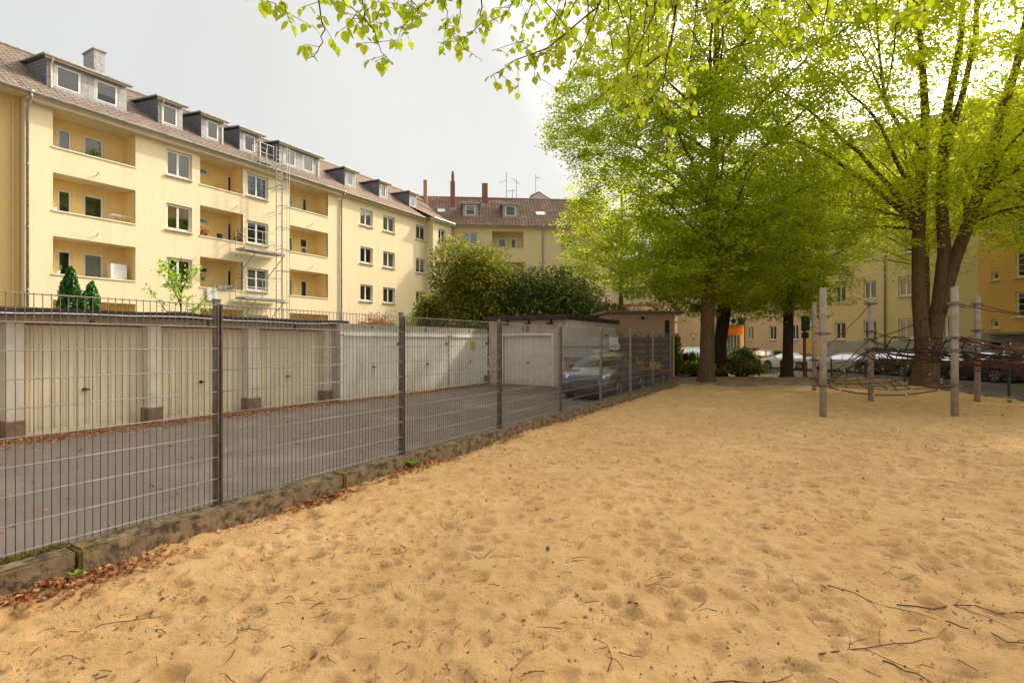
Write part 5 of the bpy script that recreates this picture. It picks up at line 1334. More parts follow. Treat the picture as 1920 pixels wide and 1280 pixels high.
    # wheels
    for wxx in wx:
        for s in (1, -1):
            wh = put('wheel', None, t, (wxx, s*(Wc/2-.10), rw), (0, 0, 0 if s > 0 else math.pi))
            mb = MB(); mb.tube([(0, -.10, 0), (0, -.085, 0), (0, .085, 0), (0, .10, 0)], [rw*.9, rw, rw, rw*.92], 26); mb.put('tyre', M['tyre'], wh)
            mb = MB(); mb.tube([(0, .06, 0), (0, .103, 0)], [rw*.66, rw*.68], 24, True)
            mb.put('rim_well', M['black'], wh)
            mb = MB()
            for k in range(5):
                a = 2*math.pi*k/5; c_, s_ = math.cos(a), math.sin(a); r0, r1 = .05, rw*.66; w0, w1 = .035, .05
                mb.quad((c_*r0-s_*w0, .108, s_*r0+c_*w0), (c_*r1-s_*w1, .106, s_*r1+c_*w1), (c_*r1+s_*w1, .106, s_*r1-c_*w1), (c_*r0+s_*w0, .108, s_*r0-c_*w0))
            mb.tube([(rw*.67*math.cos(2*math.pi*k/24), .105, rw*.67*math.sin(2*math.pi*k/24)) for k in range(25)], .014, 5)
            mb.put('rim', M['rim'], wh)
    # lamps, plates, grille, mirrors
    for s in (1, -1):
        mb = MB(); xh = Lc*.435; yy = half(xh)
        pts = [(xh-.16, s*(yy+.004), .555*Hc), (xh+.02, s*(yy-.03), .50*Hc), (Lc*.486, s*(yy-.26), .47*Hc), (Lc*.462, s*(yy-.30), .535*Hc), (xh-.02, s*(yy-.08), .58*Hc)]
        mb.poly([(p[0]+.012, p[1]+s*.004, p[2]+.008) for p in pts]); mb.poly([(p[0], p[1], p[2]-.01) for p in pts][::-1])
        for i in range(5): a, b = pts[i], pts[(i+1) % 5]; mb.quad((a[0], a[1], a[2]-.01), (b[0], b[1], b[2]-.01), (b[0]+.012, b[1]+s*.004, b[2]+.008), (a[0]+.012, a[1]+s*.004, a[2]+.008))
        mb.put('headlight', M['lampglass'], t)
        mb = MB(); xr = -Lc*.487; yr_ = half(xr); zt_ = (.66 if kind != 'coupe' else .63)*Hc
        mb.box(xr-.02, xr+.20, s*(yr_+.006) if s < 0 else yr_-.10, s*(yr_-.10) if s < 0 else yr_+.008, zt_-(.16 if kind != 'coupe' else .07)*Hc, zt_)
        put('tail_light', bevel_mesh(mb.mesh('tail_light', M['taillamp']), .02, 2), t)
        mb = MB(); mb.tube([(.135*Lc, s*(half(0)*.93), beltf(0)+.02), (.13*Lc, s*(half(0)+.12), beltf(0)+.06)], .02, 5); mb.box(.115*Lc, .15*Lc, min(s*(half(0)+.06), s*(half(0)+.22)), max(s*(half(0)+.06), s*(half(0)+.22)), beltf(0)+.02, beltf(0)+.15)
        put('mirror', bevel_mesh(mb.mesh('mirror', body_m), .01, 1), t)
    xf = Lc*.5
    mb = MB(); mb.box(xf-.10, xf+.012, -.42, .42, .26*Hc, .43*Hc); gr = mb.put('grille', M['black'], t)
    mb = MB()
    for k in range(5): mb.box(xf+.012, xf+.020, -.40, .40, (.275+.03*k)*Hc, (.283+.03*k)*Hc)
    mb.put('grille_bar', M['chrome'], gr)
    mb = MB(); mb.box(xf-.1, xf+.018, -.62, .62, .13*Hc, .20*Hc); mb.put('lower_grille', M['black'], t)
    if plate: mb = MB(); mb.box(xf+.018, xf+.026, -.26, .26, .205*Hc, .205*Hc+.11); mb.put('number_plate', M['plate'], t)
    mb = MB(); mb.box(-xf-.03, -xf-.01, -.26, .26, .42*Hc, .42*Hc+.11); mb.put('number_plate', M['plate'], t)
    mb = MB(); mb.box(-xf-.025, -xf+.12, -Wc*.42, Wc*.42, .13*Hc, .24*Hc); mb.put('rear_bumper', M['black'], t)
    return t
pt = {'blue': paint('blue_grey_paint', (.05, .052, .078)), 'sand': paint('sandy_metallic_paint', (.46, .33, .24), .3), 'white': paint('white_car_paint', (.72, .71, .68)), 'silver': paint('silver_car_paint', (.52, .53, .54), .3), 'dark': paint('black_car_paint', (.018, .017, .018)), 'red': paint('red_car_paint', (.42, .02, .02)), 'grey': paint('grey_car_paint', (.22, .22, .21)), 'cream': paint('cream_van_paint', (.60, .50, .38))}
c0 = W(15.15+2.0, 6.22, -.08)
car('parked_car', 'blue grey hatchback parked nose forward behind the mesh fence', c0, A60+math.pi, 4.0, 1.76, 1.42, pt['blue'], 'hatch', False, group=None)
def street_car(px, Y, az, kind, p, dims, label):
    q = P(px, Y, -.42); return car('parked_car', label, q, R(90-az), dims[0], dims[1], dims[2], pt[p], kind)
SC = [(1424, 46.5, -27, 'hatch', 'sand', (4.0, 1.72, 1.52), 'sandy beige hatchback parked before the tan house'),
 (1484, 41.5, -24, 'coupe', 'white', (4.7, 1.85, 1.38), 'white fastback car parked behind the middle tree trunk'),
 (1592, 38.0, -20, 'coupe', 'silver', (4.8, 1.85, 1.40), 'silver fastback car parked behind the left climbing net poles'),
 (1677, 34.5, -14, 'suv', 'dark', (4.5, 1.85, 1.65), 'black car parked behind the climbing net left of the big tree'),
 (1770, 31.5, -10, 'suv', 'dark', (4.4, 1.82, 1.62), 'black car parked right of the big multi stemmed tree'),
 (1843, 29.5, -8, 'suv', 'dark', (4.6, 1.86, 1.75), 'large black car behind the tallest right hand pole'),
 (1932, 27.5, -6, 'hatch', 'red', (4.1, 1.74, 1.48), 'red car with its tail at the right edge of the picture'),
 (1368, 50, -25, 'hatch', 'grey', (4.2, 1.75, 1.5), 'grey car partly hidden by the dark trunk and shrubs'),
 (1384, 52.5, -35, 'suv', 'dark', (4.4, 1.8, 1.62), 'dark estate car parked beside the corner downpipe'),
 (1292, 47, -40, 'suv', 'cream', (4.4, 1.8, 1.75), 'pale van like car behind the shrubs left of the big trunk')]
for s_ in SC: street_car(*s_)
t = thing('recycling_bin', 'green lidded container beside the pale car behind the trunk', 'bin', P(1306, 56, -.42))
mb = MB(); mb.box(-.6, .6, -.5, .5, 0, 1.45); put('body', bevel_mesh(mb.mesh('body', M['greenbin']), .05, 2), t); mb = MB(); mb.tube([(-.62, 0, 1.40), (.62, 0, 1.40)], .42, 12); mb.put('lid', M['greenbin'], t)

# ------------------------------------------------------------------ signs, barriers
t = thing('yield_sign', 'red and white give way triangle on a thin pole left of the big trunk', 'sign', P(1300, 57, -.42), R(6))
mb = MB(); mb.tube([(0, .02, 0), (0, .02, 3.3)], .04, 8); mb.put('pole', M['galv'], t)
def tri(s, y0, y1, cz): return [(-s/2, cz+s*.29), (s/2, cz+s*.29), (0, cz-s*.58)]
for s, y0, y1, m_, nm in ((.80, -.03, 0, M['redpaint'], 'sign_plate'), (.54, -.036, -.031, M['plate'], 'white_field')):
    p3 = tri(s, 0, 0, 2.80); mb = MB(); mb.poly([(a, y0, b) for a, b in p3]); mb.poly([(a, y1, b) for a, b in p3][::-1])
    for i in range(3): a, b = p3[i], p3[(i+1) % 3]; mb.quad((a[0], y0, a[1]), (a[0], y1, a[1]), (b[0], y1, b[1]), (b[0], y0, b[1]))
    mb.put(nm, m_, t)
t = thing('sign_post', 'dark notice board on a post seen from behind near the middle tree', 'sign', P(1508.5, 27.2, -.2), R(5))
mb = MB(); mb.box(-.05, .05, -.05, .05, 0, 2.9); mb.put('post', M['woodpost'], t); mb = MB(); mb.box(-.20, .17, -.09, -.06, 2.12, 2.42); mb.put('board', M['black'], t)
mb = MB(); mb.box(-.22, .22, -.09, -.06, 2.50, 3.25); mb.put('large_board', mat('dark_green_board', (.035, .045, .025), None), t)
def barrier(pa, Ya, pb, Yb, z, label):
    a, b = P(pa, Ya, z), P(pb, Yb, z); d = b-a; t = thing('wooden_barrier', label, 'barrier', a, math.atan2(d.y, d.x), 'low wooden barriers beside the street')
    for x_ in (0, d.length):
        mb = MB(); mb.box(x_-.055, x_+.055, -.055, .055, -.1, .82); put('post', bevel_mesh(mb.mesh('post', M['woodpost']), .01, 1), t)
    for z_ in (.72, .38):
        mb = MB(); mb.tube([(0, 0, z_), (d.length, 0, z_+.01)], .035, 6); mb.put('rail', M['woodpost'], t)
barrier(1389, 30.5, 1423.5, 30.2, -.12, 'low red brown barrier between the shrubs and the middle tree')
barrier(1465, 28.6, 1511, 27.6, -.08, 'low red brown barrier passing behind the middle tree trunk')
for px, Y, lb_ in ((1413, 33, 'thin black post standing behind the left wooden barrier'), (1543.5, 33, 'thin black post beside the silver car')):
    mb = MB(); mb.tube([(0, 0, -.1), (0, 0, 1.25)], .04, 8); mb.tube([(0, 0, 1.25), (0, 0, 1.30)], [.055, .02], 8); tag(mb.put('bollard', M['black'], loc=P(px, Y, -.35)), lb_, 'bollard')
t = thing('picket_fence', 'short black picket fence among the shrubs left of the big trunk', 'fence', P(1264, 33, -.25), R(4))
for k in range(7): mb = MB(); mb.box(.38*k-.03, .38*k+.03, -.02, .02, 0, 1.35); mb.put('picket', M['black'], t)
mb = MB(); mb.box(-.05, 2.4, -.015, .015, .25, .3); mb.put('rail', M['black'], t)

# ------------------------------------------------------------------ climbing net
net = thing('climbing_net', 'rope climbing net strung between weathered round metal poles on the sand', 'climbing net', (0, 0, 0))
PO = {'A': (7.07, 12.0, 2.93, .072), 'B': (10.23, 12.2, 2.98, .074), 'C': (10.40, 15.3, 3.02, .073), 'D': (13.4, 15.2, 3.02, .074), 'E': (10.82, 18.9, 3.15, .074)}
for k_, (x, y, h, r) in PO.items():
    mb = MB(); z0 = -.2; mb.tube([(0, 0, z0), (0, 0, h-.01), (0, 0, h)], [r, r, r*.9], 18); p = mb.put('pole', M['pole'], net, (x, y, 0), smooth=False)
    for f in p.data.polygons: f.use_smooth = abs(f.normal.z) < .5
    for zc in ((.72, 1.9) if k_ == 'A' else (2.6, 1.81, 1.51, .70) if k_ == 'B' else (2.82, 2.02, 1.8, 1.51) if k_ == 'C' else (2.8, 2.04) if k_ == 'D' else (.41, 1.08)):
        mb = MB(); mb.tube([(0, 0, zc-.035), (0, 0, zc+.035)], r+.026, 18); mb.box(-r-.11, r+.11, -.018, .018, zc-.024, zc+.024); mb.put('collar', M['post'], p)
def V3(px, py, Y): return Vector((dxp(px)*Y, Y, 1.7+(638-py)*Y/990))
def rope(a, b, sag=.08, r=.014, m=None, n=9, name='rope', nodes=0):
    a, b = Vector(a), Vector(b); mb = MB()
    pts = [a.lerp(b, i/(n-1))-Vector((0, 0, 4*sag*(i/(n-1))*(1-i/(n-1)))) for i in range(n)]
    mb.tube(pts, r, 6); o = mb.put(name, m or M['rope'], net, smooth=True)
    for k in range(nodes):
        q = pts[max(1, min(n-2, int((k+1)*n/(nodes+1))))]; c = MB(); c.tube([q-Vector((.018, 0, 0)), q+Vector((.018, 0, 0))], .02, 6); c.put('rope_clamp', M['clampm'], o)
    return pts
def pp(k, z, dx=0): x, y, h, r = PO[k]; return Vector((x+dx, y, z))
Fx = Vector((14.2, 11.4, 1.10)); G_ = Vector((16.4, 15.6, 1.45)); H_ = Vector((13.6, 10.2, .75))
rA = rope(pp('A', .72), pp('B', .70), .22, .016, nodes=4)
rope(pp('A', .74), pp('C', 1.51), .05, .014, nodes=2); rope(pp('A', .70), pp('C', 1.8), -.04, .012, nodes=1)
rope(pp('C', 2.82), pp('A', 1.55), .06, .011); rope(pp('B', 2.6), pp('C', 1.8), .10, .012); rope(pp('B', 2.6), pp('D', 2.8), .10, .012, nodes=1)
rope(pp('C', 2.02), pp('B', 1.85), .16, .013, M['rope_dark'], nodes=2); rope(pp('C', 1.8), pp('B', 1.80), .30, .013, M['rope_dark'], nodes=2)
rope(pp('C', 1.51), pp('B', 1.52), .16, .017, nodes=3); rope(pp('C', 1.55), pp('B', .74), .05, .017, nodes=5); rope(pp('C', 1.8), pp('B', .70), .22, .015, nodes=5)
rope(pp('C', 1.51), Vector((9.4, 12.9, .52)), .03, .012, nodes=3)
rope(pp('B', 2.6), Vector((14.9, 11.6, 2.05)), .14, .013)
rope(pp('B', 1.84), Fx+Vector((.4, 0, .35)), .10, .018, nodes=3); rope(pp('B', 1.80), Fx, .06, .022, nodes=4); rope(pp('B', 1.83), H_, .04, .017, nodes=4); rope(pp('B', 1.78), G_, .22, .016, M['rope_dark'], nodes=4)
rope(pp('D', 2.04), pp('B', 1.84), .12, .017, nodes=3); rope(pp('B', 1.51), pp('D', 1.6), .14, .017, M['rope_dark'], nodes=3); rope(pp('D', 2.8), G_+Vector((0, 0, .9)), .05, .012); rope(pp('D', 1.6), G_, .15, .014, nodes=2)
rope(pp('E', .41), pp('A', .72), .10, .014, nodes=2); rope(pp('E', 1.08), pp('C', 1.51), .25, .013, nodes=2); rope(pp('E', 1.08), pp('A', .72), .1, .012, nodes=2)
# woven net surfaces between the boundary ropes
def netting(c00, c10, c11, c01, nu, nv, sag, m, r=.0095, diag=True, name='rope_net'):
    mb = MB(); c00, c10, c11, c01 = map(Vector, (c00, c10, c11, c01)); clm = []
    def S3(u, v):
        p = c00*(1-u)*(1-v)+c10*u*(1-v)+c11*u*v+c01*(1-u)*v
        return p-Vector((0, 0, sag*4*(u*(1-u)+v*(1-v))*.5))+Vector((.03*math.sin(9*u+5*v), .03*math.sin(7*v-4*u), .02*math.sin(11*u*v+3)))
    for i in range(nu+1): mb.tube([S3(i/nu, j/14) for j in range(15)], r, 5)
    for j in range(nv+1): mb.tube([S3(i/14, j/nv) for i in range(15)], r, 5)
    o = mb.put(name, m, net, smooth=True)
    c = MB()
    for i in range(nu+1):
        for j in range(nv+1):
            q = S3(i/nu, j/nv)
            if random.random() < .5: c.tube([q-Vector((.011, 0, 0)), q+Vector((.011, 0, 0))], .0125, 5)
    c.put('rope_clamp', M['clampm'], o, kind='stuff')
netting(pp('A', .72), pp('B', .69), pp('C', 1.5), Vector((8.9, 14.2, .95)), 6, 6, .16, M['rope'], .011)
netting(pp('C', 1.50), pp('B', 1.50), Fx, G_, 9, 8, .34, M['rope'], .014)
netting(pp('C', 1.56), pp('B', 1.54), Fx+Vector((0, 0, .2)), pp('D', 1.65), 7, 6, .20, M['rope_dark'], .013)
netting(pp('C', 1.54), pp('B', 1.50), pp('B', 1.28), pp('C', 1.25), 8, 2, .14, M['rope_dark'], .012)
netting(pp('B', 1.50), Fx, H_, pp('B', 1.1, .2), 6, 4, .12, M['rope_dark'], .013)
netting(pp('E', .45), pp('A', .72), Vector((8.9, 14.2, .95)), pp('C', 1.5), 5, 4, .18, M['rope_dark'], .011)
# dark rubber hand loops hanging between C and B
for px in (1660, 1712, 1765):
    a = V3(px, 652, 13.9); mb = MB()
    mb.tube([a, a+Vector((.14, 0, .28)), a+Vector((.22, 0, .34)), a+Vector((.62, 0, .32)), a+Vector((.66, 0, .26)), a+Vector((.52, 0, -.02))], .016, 6); mb.put('hand_loop', M['rope_dark'], net, smooth=True)
# ------------------------------------------------------------------ trees
def unit(v): return v/np.linalg.norm(v)
class Tree:
    def __init__(s, seed): s.r = random.Random(seed); s.np = np.random.default_rng(seed); s.anch = []
    def grow(s, mb, p, d, ln, r, lvl, cfg):
        """one branch; returns its points; leaf anchors go to s.anch"""
        n = {1: 9, 2: 6, 3: 4}[lvl]; pts = [p.copy()]; st = ln/(n-1); q = p.copy(); d = d.normalized(); wob = cfg.get('wob', .16)
        for i in range(n-1):
            d = (d+Vector((s.r.gauss(0, wob), s.r.gauss(0, wob), s.r.gauss(0, wob*.6)+cfg['trop'][lvl]))).normalized()
            q = q+d*st; pts.append(q.copy())
        rad = [max(.004, r*(1-.85*i/(n-1))) for i in range(n)]
        mb.tube(pts, rad, {1: 7, 2: 5, 3: 3}[lvl], False)
        if lvl < 3:
            k = cfg['n'][lvl]; k = max(2, int(k*min(1, ln/cfg['ref'][lvl])+.5))
            for i in range(k):
                f = cfg.get('start', .18)+(1-cfg.get('start', .18))*(i+s.r.random())/k; f = min(f, .99); j = f*(n-1); j0 = int(j); b = pts[j0].lerp(pts[min(j0+1, n-1)], j-j0)
                t = (pts[min(j0+1, n-1)]-pts[j0]).normalized(); sd = t.cross(Vector((0, 0, 1)))
                if sd.length < .1: sd = Vector((1, 0, 0))
                sd.normalize(); sg = 1 if (i % 2) else -1
                dd = (t*s.r.uniform(.45, .9)+sd*sg*s.r.uniform(.6, 1.1)+Vector((0, 0, s.r.uniform(-.25, .35)))).normalized()
                l2 = cfg['len'][lvl]*(1-.55*f)*s.r.uniform(.65, 1.2)*(ln/cfg['ref'][lvl])**.5
                s.grow(mb, b, dd, l2, max(.006, rad[j0]*.5), lvl+1, cfg)
        if lvl >= 2:
            m = max(1, int(ln*cfg['dens'][lvl]))
            for i in range(m):
                f = s.r.random()**.7*(n-1); j0 = min(int(f), n-2); s.anch.append(pts[j0].lerp(pts[j0+1], f-j0))
        return pts
    def foliage(s, parent, per, size, material, spread=(.24, .24, .13), name='foliage', flat=.45, shape=1.0):
        A = np.array([tuple(a) for a in s.anch]); A = np.repeat(A, per, 0); n = len(A); g = s.np
        A = A+g.normal(0, 1, (n, 3))*np.array(spread)
        az = g.uniform(0, 2*math.pi, n); sz = size*g.uniform(.65, 1.25, n)
        ax = np.stack([np.cos(az), np.sin(az), g.normal(-.35, flat, n)], 1); ax /= np.linalg.norm(ax, axis=1)[:, None]
        up = np.stack([g.normal(0, flat, n), g.normal(0, flat, n), np.ones(n)], 1); bx = np.cross(ax, up); bx /= np.linalg.norm(bx, axis=1)[:, None]; nn = np.cross(ax, bx)
        s1 = sz[:, None]
        V = np.stack([A, A+ax*s1*.45+bx*s1*.42*shape+nn*s1*.08, A+ax*s1, A+ax*s1*.45-bx*s1*.42*shape+nn*s1*.08], 1).reshape(-1, 3)
        return put(name, npmesh(name, V, np.arange(n*4), material), parent, kind='stuff')
def trunk_part(t, pts, rads, material, flare=True, n=18, name='trunk'):
    """smooth tapered trunk with uneven outline"""
    pts = [Vector(p) for p in pts]; P_ = []; R_ = []
    for i in range(len(pts)-1):
        for k in range(4): f = k/4; P_.append(pts[i].lerp(pts[i+1], f)); R_.append(rads[i]+(rads[i+1]-rads[i])*f)
    P_.append(pts[-1]); R_.append(rads[-1])
    mb = MB(); mb.tube(P_, R_, n); o = mb.put(name, material, t, smooth=True)
    rr = random.Random(len(P_)); me = o.data; ph = [rr.uniform(0, 6) for _ in range(4)]
    for i, v in enumerate(me.vertices):
        ring = min(i//n, len(P_)-1); c = P_[ring]; a = 2*math.pi*(i % n)/n
        k = 1+.035*math.sin(3*a+ph[0]+ring*.12)+.03*math.sin(5*a+ph[1]-ring*.1)+(.10*math.exp(-(c.z-pts[0].z)/.35)*math.sin(5*a+ph[2])*(1 if flare else 0))
        v.co = c+(v.co-c)*k
    return o
def crown(t, tr, trunkpts, trunkr, zs, nl, lenf, cfg, bark, elev, az0=0, azspan=2*math.pi, name='branch'):
    tp = [Vector(p) for p in trunkpts]; Z = [p.z for p in tp]
    for i in range(nl):
        f = (i+.5)/nl; z = zs[0]+(zs[1]-zs[0])*f
        x = np.interp(z, Z, [p.x for p in tp]); y = np.interp(z, Z, [p.y for p in tp]); r = float(np.interp(z, Z, trunkr))
        az = az0+(i*2.39996) % (2*math.pi) if azspan > 6 else az0+azspan*(tr.r.random()-.5)
        el = elev(f)+tr.r.gauss(0, .20); d = Vector((math.cos(az)*math.cos(el), math.sin(az)*math.cos(el), math.sin(el)))
        mb = MB(); tr.grow(mb, Vector((x, y, z))+d*r*.3, d, lenf(f)*tr.r.uniform(.85, 1.15), min(r*.42, .014*lenf(f)+.012), 1, cfg); mb.put(name, bark, t, smooth=True)
def bez(a, c, b, n): return [(1-t)**2*a+2*t*(1-t)*c+t*t*b for t in (i/(n-1) for i in range(n))]
def inside(r_, E, shell=.45):
    """random point of an ellipsoid set, denser towards the skin, with lumpy gaps"""
    while True:
        e = E[r_.randrange(len(E))] if len(E) > 1 and r_.random() < .55 else E[0]
        v = Vector((r_.gauss(0, 1), r_.gauss(0, 1), r_.gauss(0, 1))).normalized()*(r_.random()**shell)
        p = Vector((e[0]+v.x*e[3], e[1]+v.y*e[4], e[2]+v.z*e[5]))
        g = math.sin(p.x*1.3+1)*math.sin(p.y*1.1+2)*math.sin(p.z*1.7+p.x*.4)
        if g > -.35+.5*r_.random()*0-.0 or r_.random() < .3: return p
def canopy(t, stems, E, zmin, nl, ns, nt, leaves, size, mleaf, bark, seed, slope=.75, spray=(.22, .22, .045), droop=.25, thin=1.0):
    """lime crown: limbs sweep up and out from the stems, boughs and twigs fill the crown's volume, leaf sprays hang on the twigs"""
    r_ = random.Random(seed); g = np.random.default_rng(seed)
    T_ = [];
    for ps, rs in stems:
        ps = [Vector(p) for p in ps]
        for i in range(len(ps)-1):
            for k in range(8): f = k/8; T_.append((ps[i].lerp(ps[i+1], f), rs[i]+(rs[i+1]-rs[i])*f))
    T_ = [q for q in T_ if q[0].z >= zmin*.9]
    SK = []
    for i in range(nl):
        p = inside(r_, E, .22)
        if p.z < zmin: continue
        best = min(T_, key=lambda q: abs(q[0].z-max(zmin, p.z-slope*min(1, max(.12, (p.z-zmin)/5))*math.hypot(p.x-q[0].x, p.y-q[0].y)))+.35*math.hypot(p.x-q[0].x, p.y-q[0].y))
        a = best[0]; L_ = (p-a).length; c = a.lerp(p, .45)+Vector((0, 0, L_*r_.uniform(.05, .22)))+Vector((r_.gauss(0, .05*L_), r_.gauss(0, .05*L_), 0))
        pts = bez(a, c, p, 12); pts = [q+Vector((r_.gauss(0, .035), r_.gauss(0, .035), r_.gauss(0, .03))) if 0 < j < 11 else q for j, q in enumerate(pts)]
        r0 = min(best[1]*.6, .012*L_+.012)*thin
        mb = MB(); mb.tube(pts, [max(.008, r0*(1-.86*j/11)) for j in range(12)], 6, False); mb.put('branch', bark, t, smooth=True)
        SK += [(q, r0*(1-.86*j/11)) for j, q in enumerate(pts) if j > 2]
    SKp = np.array([tuple(q[0]) for q in SK]); SKr = np.array([q[1] for q in SK])
    mb = MB(); S2 = []
    for i in range(ns):
        p = inside(r_, E, .4); d = SKp-np.array(tuple(p)); dd = np.sqrt((d**2).sum(1))+.8*np.maximum(0, SKp[:, 2]-p.z-.2); j = int(dd.argmin()); a = Vector(SKp[j]); L_ = (p-a).length
        if L_ > 3.2 or L_ < .15: p = a+(p-a).normalized()*min(L_, 3.2)
        pts = bez(a, a.lerp(p, .5)+Vector((r_.gauss(0, .1*L_), r_.gauss(0, .1*L_), .16*L_)), p, 6)
        mb.tube(pts, [max(.005, min(SKr[j]*.6, .008*L_+.006)*(1-.8*k/5)) for k in range(6)], 4, False)
        S2 += pts[1:]
    S2 += [q[0] for q in SK[::2]]; S2p = np.array([tuple(q) for q in S2]); anch = []
    for i in range(nt):
        p = inside(r_, E, .5); d = S2p-np.array(tuple(p)); j = int((d**2).sum(1).argmin()); a = Vector(S2p[j]); v = p-a; L_ = min(v.length, 1.5)
        if L_ < .1: v = Vector((r_.gauss(0, 1), r_.gauss(0, 1), .1)); L_ = .5
        v = v.normalized()*max(L_, .4); v.z -= droop*v.length*r_.random(); L_ = v.length
        pts = [a+v*f+Vector((0, 0, .10*L_*math.sin(f*3)-.10*L_*f*f)) for f in (0, .33, .66, 1)]
        mb.tube(pts, [.006, .005, .004, .002], 3, False)
        m = max(5, int(leaves*(L_/.9)**.7))
        for k in range(m):
            f = .15+.85*r_.random(); q = a+v*f; anch.append((q.x, q.y, q.z-.05*f))
    mb.put('twigs', bark, t, smooth=True, kind='stuff')
    T = Tree(seed); T.anch = anch; T.foliage(t, 1, size, mleaf, spray, flat=.33)
    return len(anch)

# tree 1, the large lime straight ahead
t1 = thing('lime_tree', 'big lime tree with a straight brown trunk nearest the sandpit edge', 'tree', (8.25, 22.4, 0))
tp = [(0, 0, -.05), (.0, 0, .25), (.02, 0, 1.2), (.05, 0, 3.2), (.22, .05, 6), (.35, .1, 9), (.42, .1, 12), (.5, .2, 14.5), (.6, .2, 20.5)]; tr_ = [.46, .35, .30, .27, .24, .20, .16, .12, .03]
trunk_part(t1, tp, tr_, M['bark'])
E1 = [(.1, 0, 12.2, 6.0, 5.8, 8.2), (-2.3, -.4, 6.4, 4.3, 3.8, 2.9), (2.4, 0, 6.2, 3.8, 4, 2.6), (-4.2, 0, 11.0, 3.0, 3, 2.6), (0, -2.5, 8, 4, 3, 3.5), (.2, -.3, 5.3, 5.4, 5, 2.0), (.2, -.3, 5.0, 3.4, 3, 1.6)]
n1 = canopy(t1, [(tp, tr_)], E1, 3.9, 54, 620, 5600, 43, .112, M['leaf'], M['bark'], 11)
# tree 2, middle tree with dark forked stem
t2 = thing('lime_tree', 'middle lime tree with a dark forked stem behind the wooden barrier', 'tree', (14.5, 27.8, -.12))
tp = [(0, 0, 0), (0, 0, .2), (.02, 0, 1.5), (.05, 0, 3.5), (.2, 0, 6), (.6, 0, 8.5), (.9, 0, 10.5), (1.0, 0, 13)]; tr_ = [.40, .29, .25, .24, .22, .18, .12, .03]
trunk_part(t2, tp, tr_, M['bark_dark'])
n2 = canopy(t2, [(tp, tr_)], [(.6, 0, 9.0, 4.4, 4.2, 5.2), (-1.2, -.5, 5.2, 3.4, 3, 2.1), (.3, -.3, 4.7, 3.4, 3, 1.8)], 3.5, 28, 280, 1900, 40, .12, M['leaf'], M['bark_dark'], 5)
# tree 3, dark dense tree behind tree 1
t3 = thing('dark_tree', 'darker dense tree whose leaning black trunk stands behind the big lime', 'tree', (12.35, 31.5, -.3))
tp = [(0, 0, 0), (0, 0, .3), (.08, 0, 2), (.35, 0, 4), (.85, 0, 6.5), (1.2, 0, 9), (1.5, 0, 11.5)]; tr_ = [.55, .42, .37, .36, .30, .22, .05]
trunk_part(t3, tp, tr_, M['bark_dark'])
n3 = canopy(t3, [(tp, tr_)], [(.8, 0, 8.2, 6.0, 5, 5.0), (-3, 0, 6, 3.4, 3, 2.6), (.5, -.5, 5, 5, 4, 1.9)], 3.6, 26, 260, 2000, 38, .145, M['leaf_d'], M['bark_dark'], 8)
# tree 4, multi-stemmed lime at right
t4 = thing('multi_stem_tree', 'lime tree with several tall brown stems rising from one mossy base at right', 'tree', (16.3, 20.8, 0))
st0 = [(0, 0, -.1), (.0, 0, .3), (.06, 0, 1.1), (.12, 0, 1.9)]; trunk_part(t4, st0, [.60, .46, .40, .37], M['bark'])
q = lambda px, py, dy=0: tuple(V3(px, py, 20.8+dy)-Vector((16.3, 20.8, 0)))
stems = [([q(1732, 655), q(1724, 560, .1), q(1723, 440, .2), q(1728, 330, .3), q(1735, 210, .3), q(1728, 90, .3), q(1700, -130, .4)], [.31, .28, .25, .22, .17, .12, .04]),
 ([q(1748, 650), q(1762, 560), q(1771, 470), q(1766, 380), q(1768, 290), q(1778, 190), q(1800, 80), q(1822, -230)], [.33, .29, .25, .22, .20, .17, .12, .04]),
 ([q(1764, 585, -.1), q(1792, 480, -.2), q(1822, 400, -.3), q(1848, 320, -.4), q(1876, 215, -.6), q(1906, 120, -.8), q(1960, -150, -1)], [.22, .25, .23, .22, .19, .15, .05]),
 ([q(1770, 300), q(1782, 250, -.2), q(1806, 170, -.3), q(1830, 60, -.4), q(1835, -210, -.4)], [.16, .15, .12, .10, .04]),
 ([q(1731, 270, .3), q(1710, 255, .1), q(1688, 235, -.2), q(1660, 190, -.4), q(1648, 90, -.5), q(1640, -40, -.6)], [.12, .10, .09, .07, .05, .03]),
 ([q(1727, 400, .2), q(1705, 330, 0), q(1690, 240, -.1)], [.06, .06, .03])]
stems = [(ps, [r*.88 for r in rs]) for ps, rs in stems]
for k, (ps, rs) in enumerate(stems): trunk_part(t4, ps, rs, M['bark'], False, 12, 'stem')
n4 = canopy(t4, stems, [(-.3, 0, 14.5, 8.2, 6.6, 8.0), (-1.0, .5, 8.0, 4.6, 4.4, 3.0), (3.2, -.8, 8.2, 4, 4.4, 3.2)], 6.2, 64, 560, 4700, 36, .112, M['leaf_y'], M['bark'], 21, .9)
print('canopy leaves', n1, n2, n3, n4)
def plain_tree(name, label, loc, h, r, z0, rad, nt, mleaf, bark, seed, size=.13):
    t = thing(name, label, 'tree', loc); tp = [(0, 0, -.1), (0, 0, .3), (.05, 0, h*.4), (.1, .1, h*.75), (.1, .1, h)]; rs = [r*1.4, r, r*.8, r*.4, .03]
    trunk_part(t, tp, rs, bark); zc = (z0+h+.5)/2; canopy(t, [(tp, rs)], [(0, 0, zc, rad, rad, (h+.5-z0)/2)], z0, 20, 150, nt, 26, size, mleaf, bark, seed); return t
plain_tree('lime_tree', 'yellow green lime tree at the far right edge beyond the net', (22.8, 22.6, -.3), 15, .26, 5.6, 4.0, 900, M['leaf_y'], M['bark'], 31)
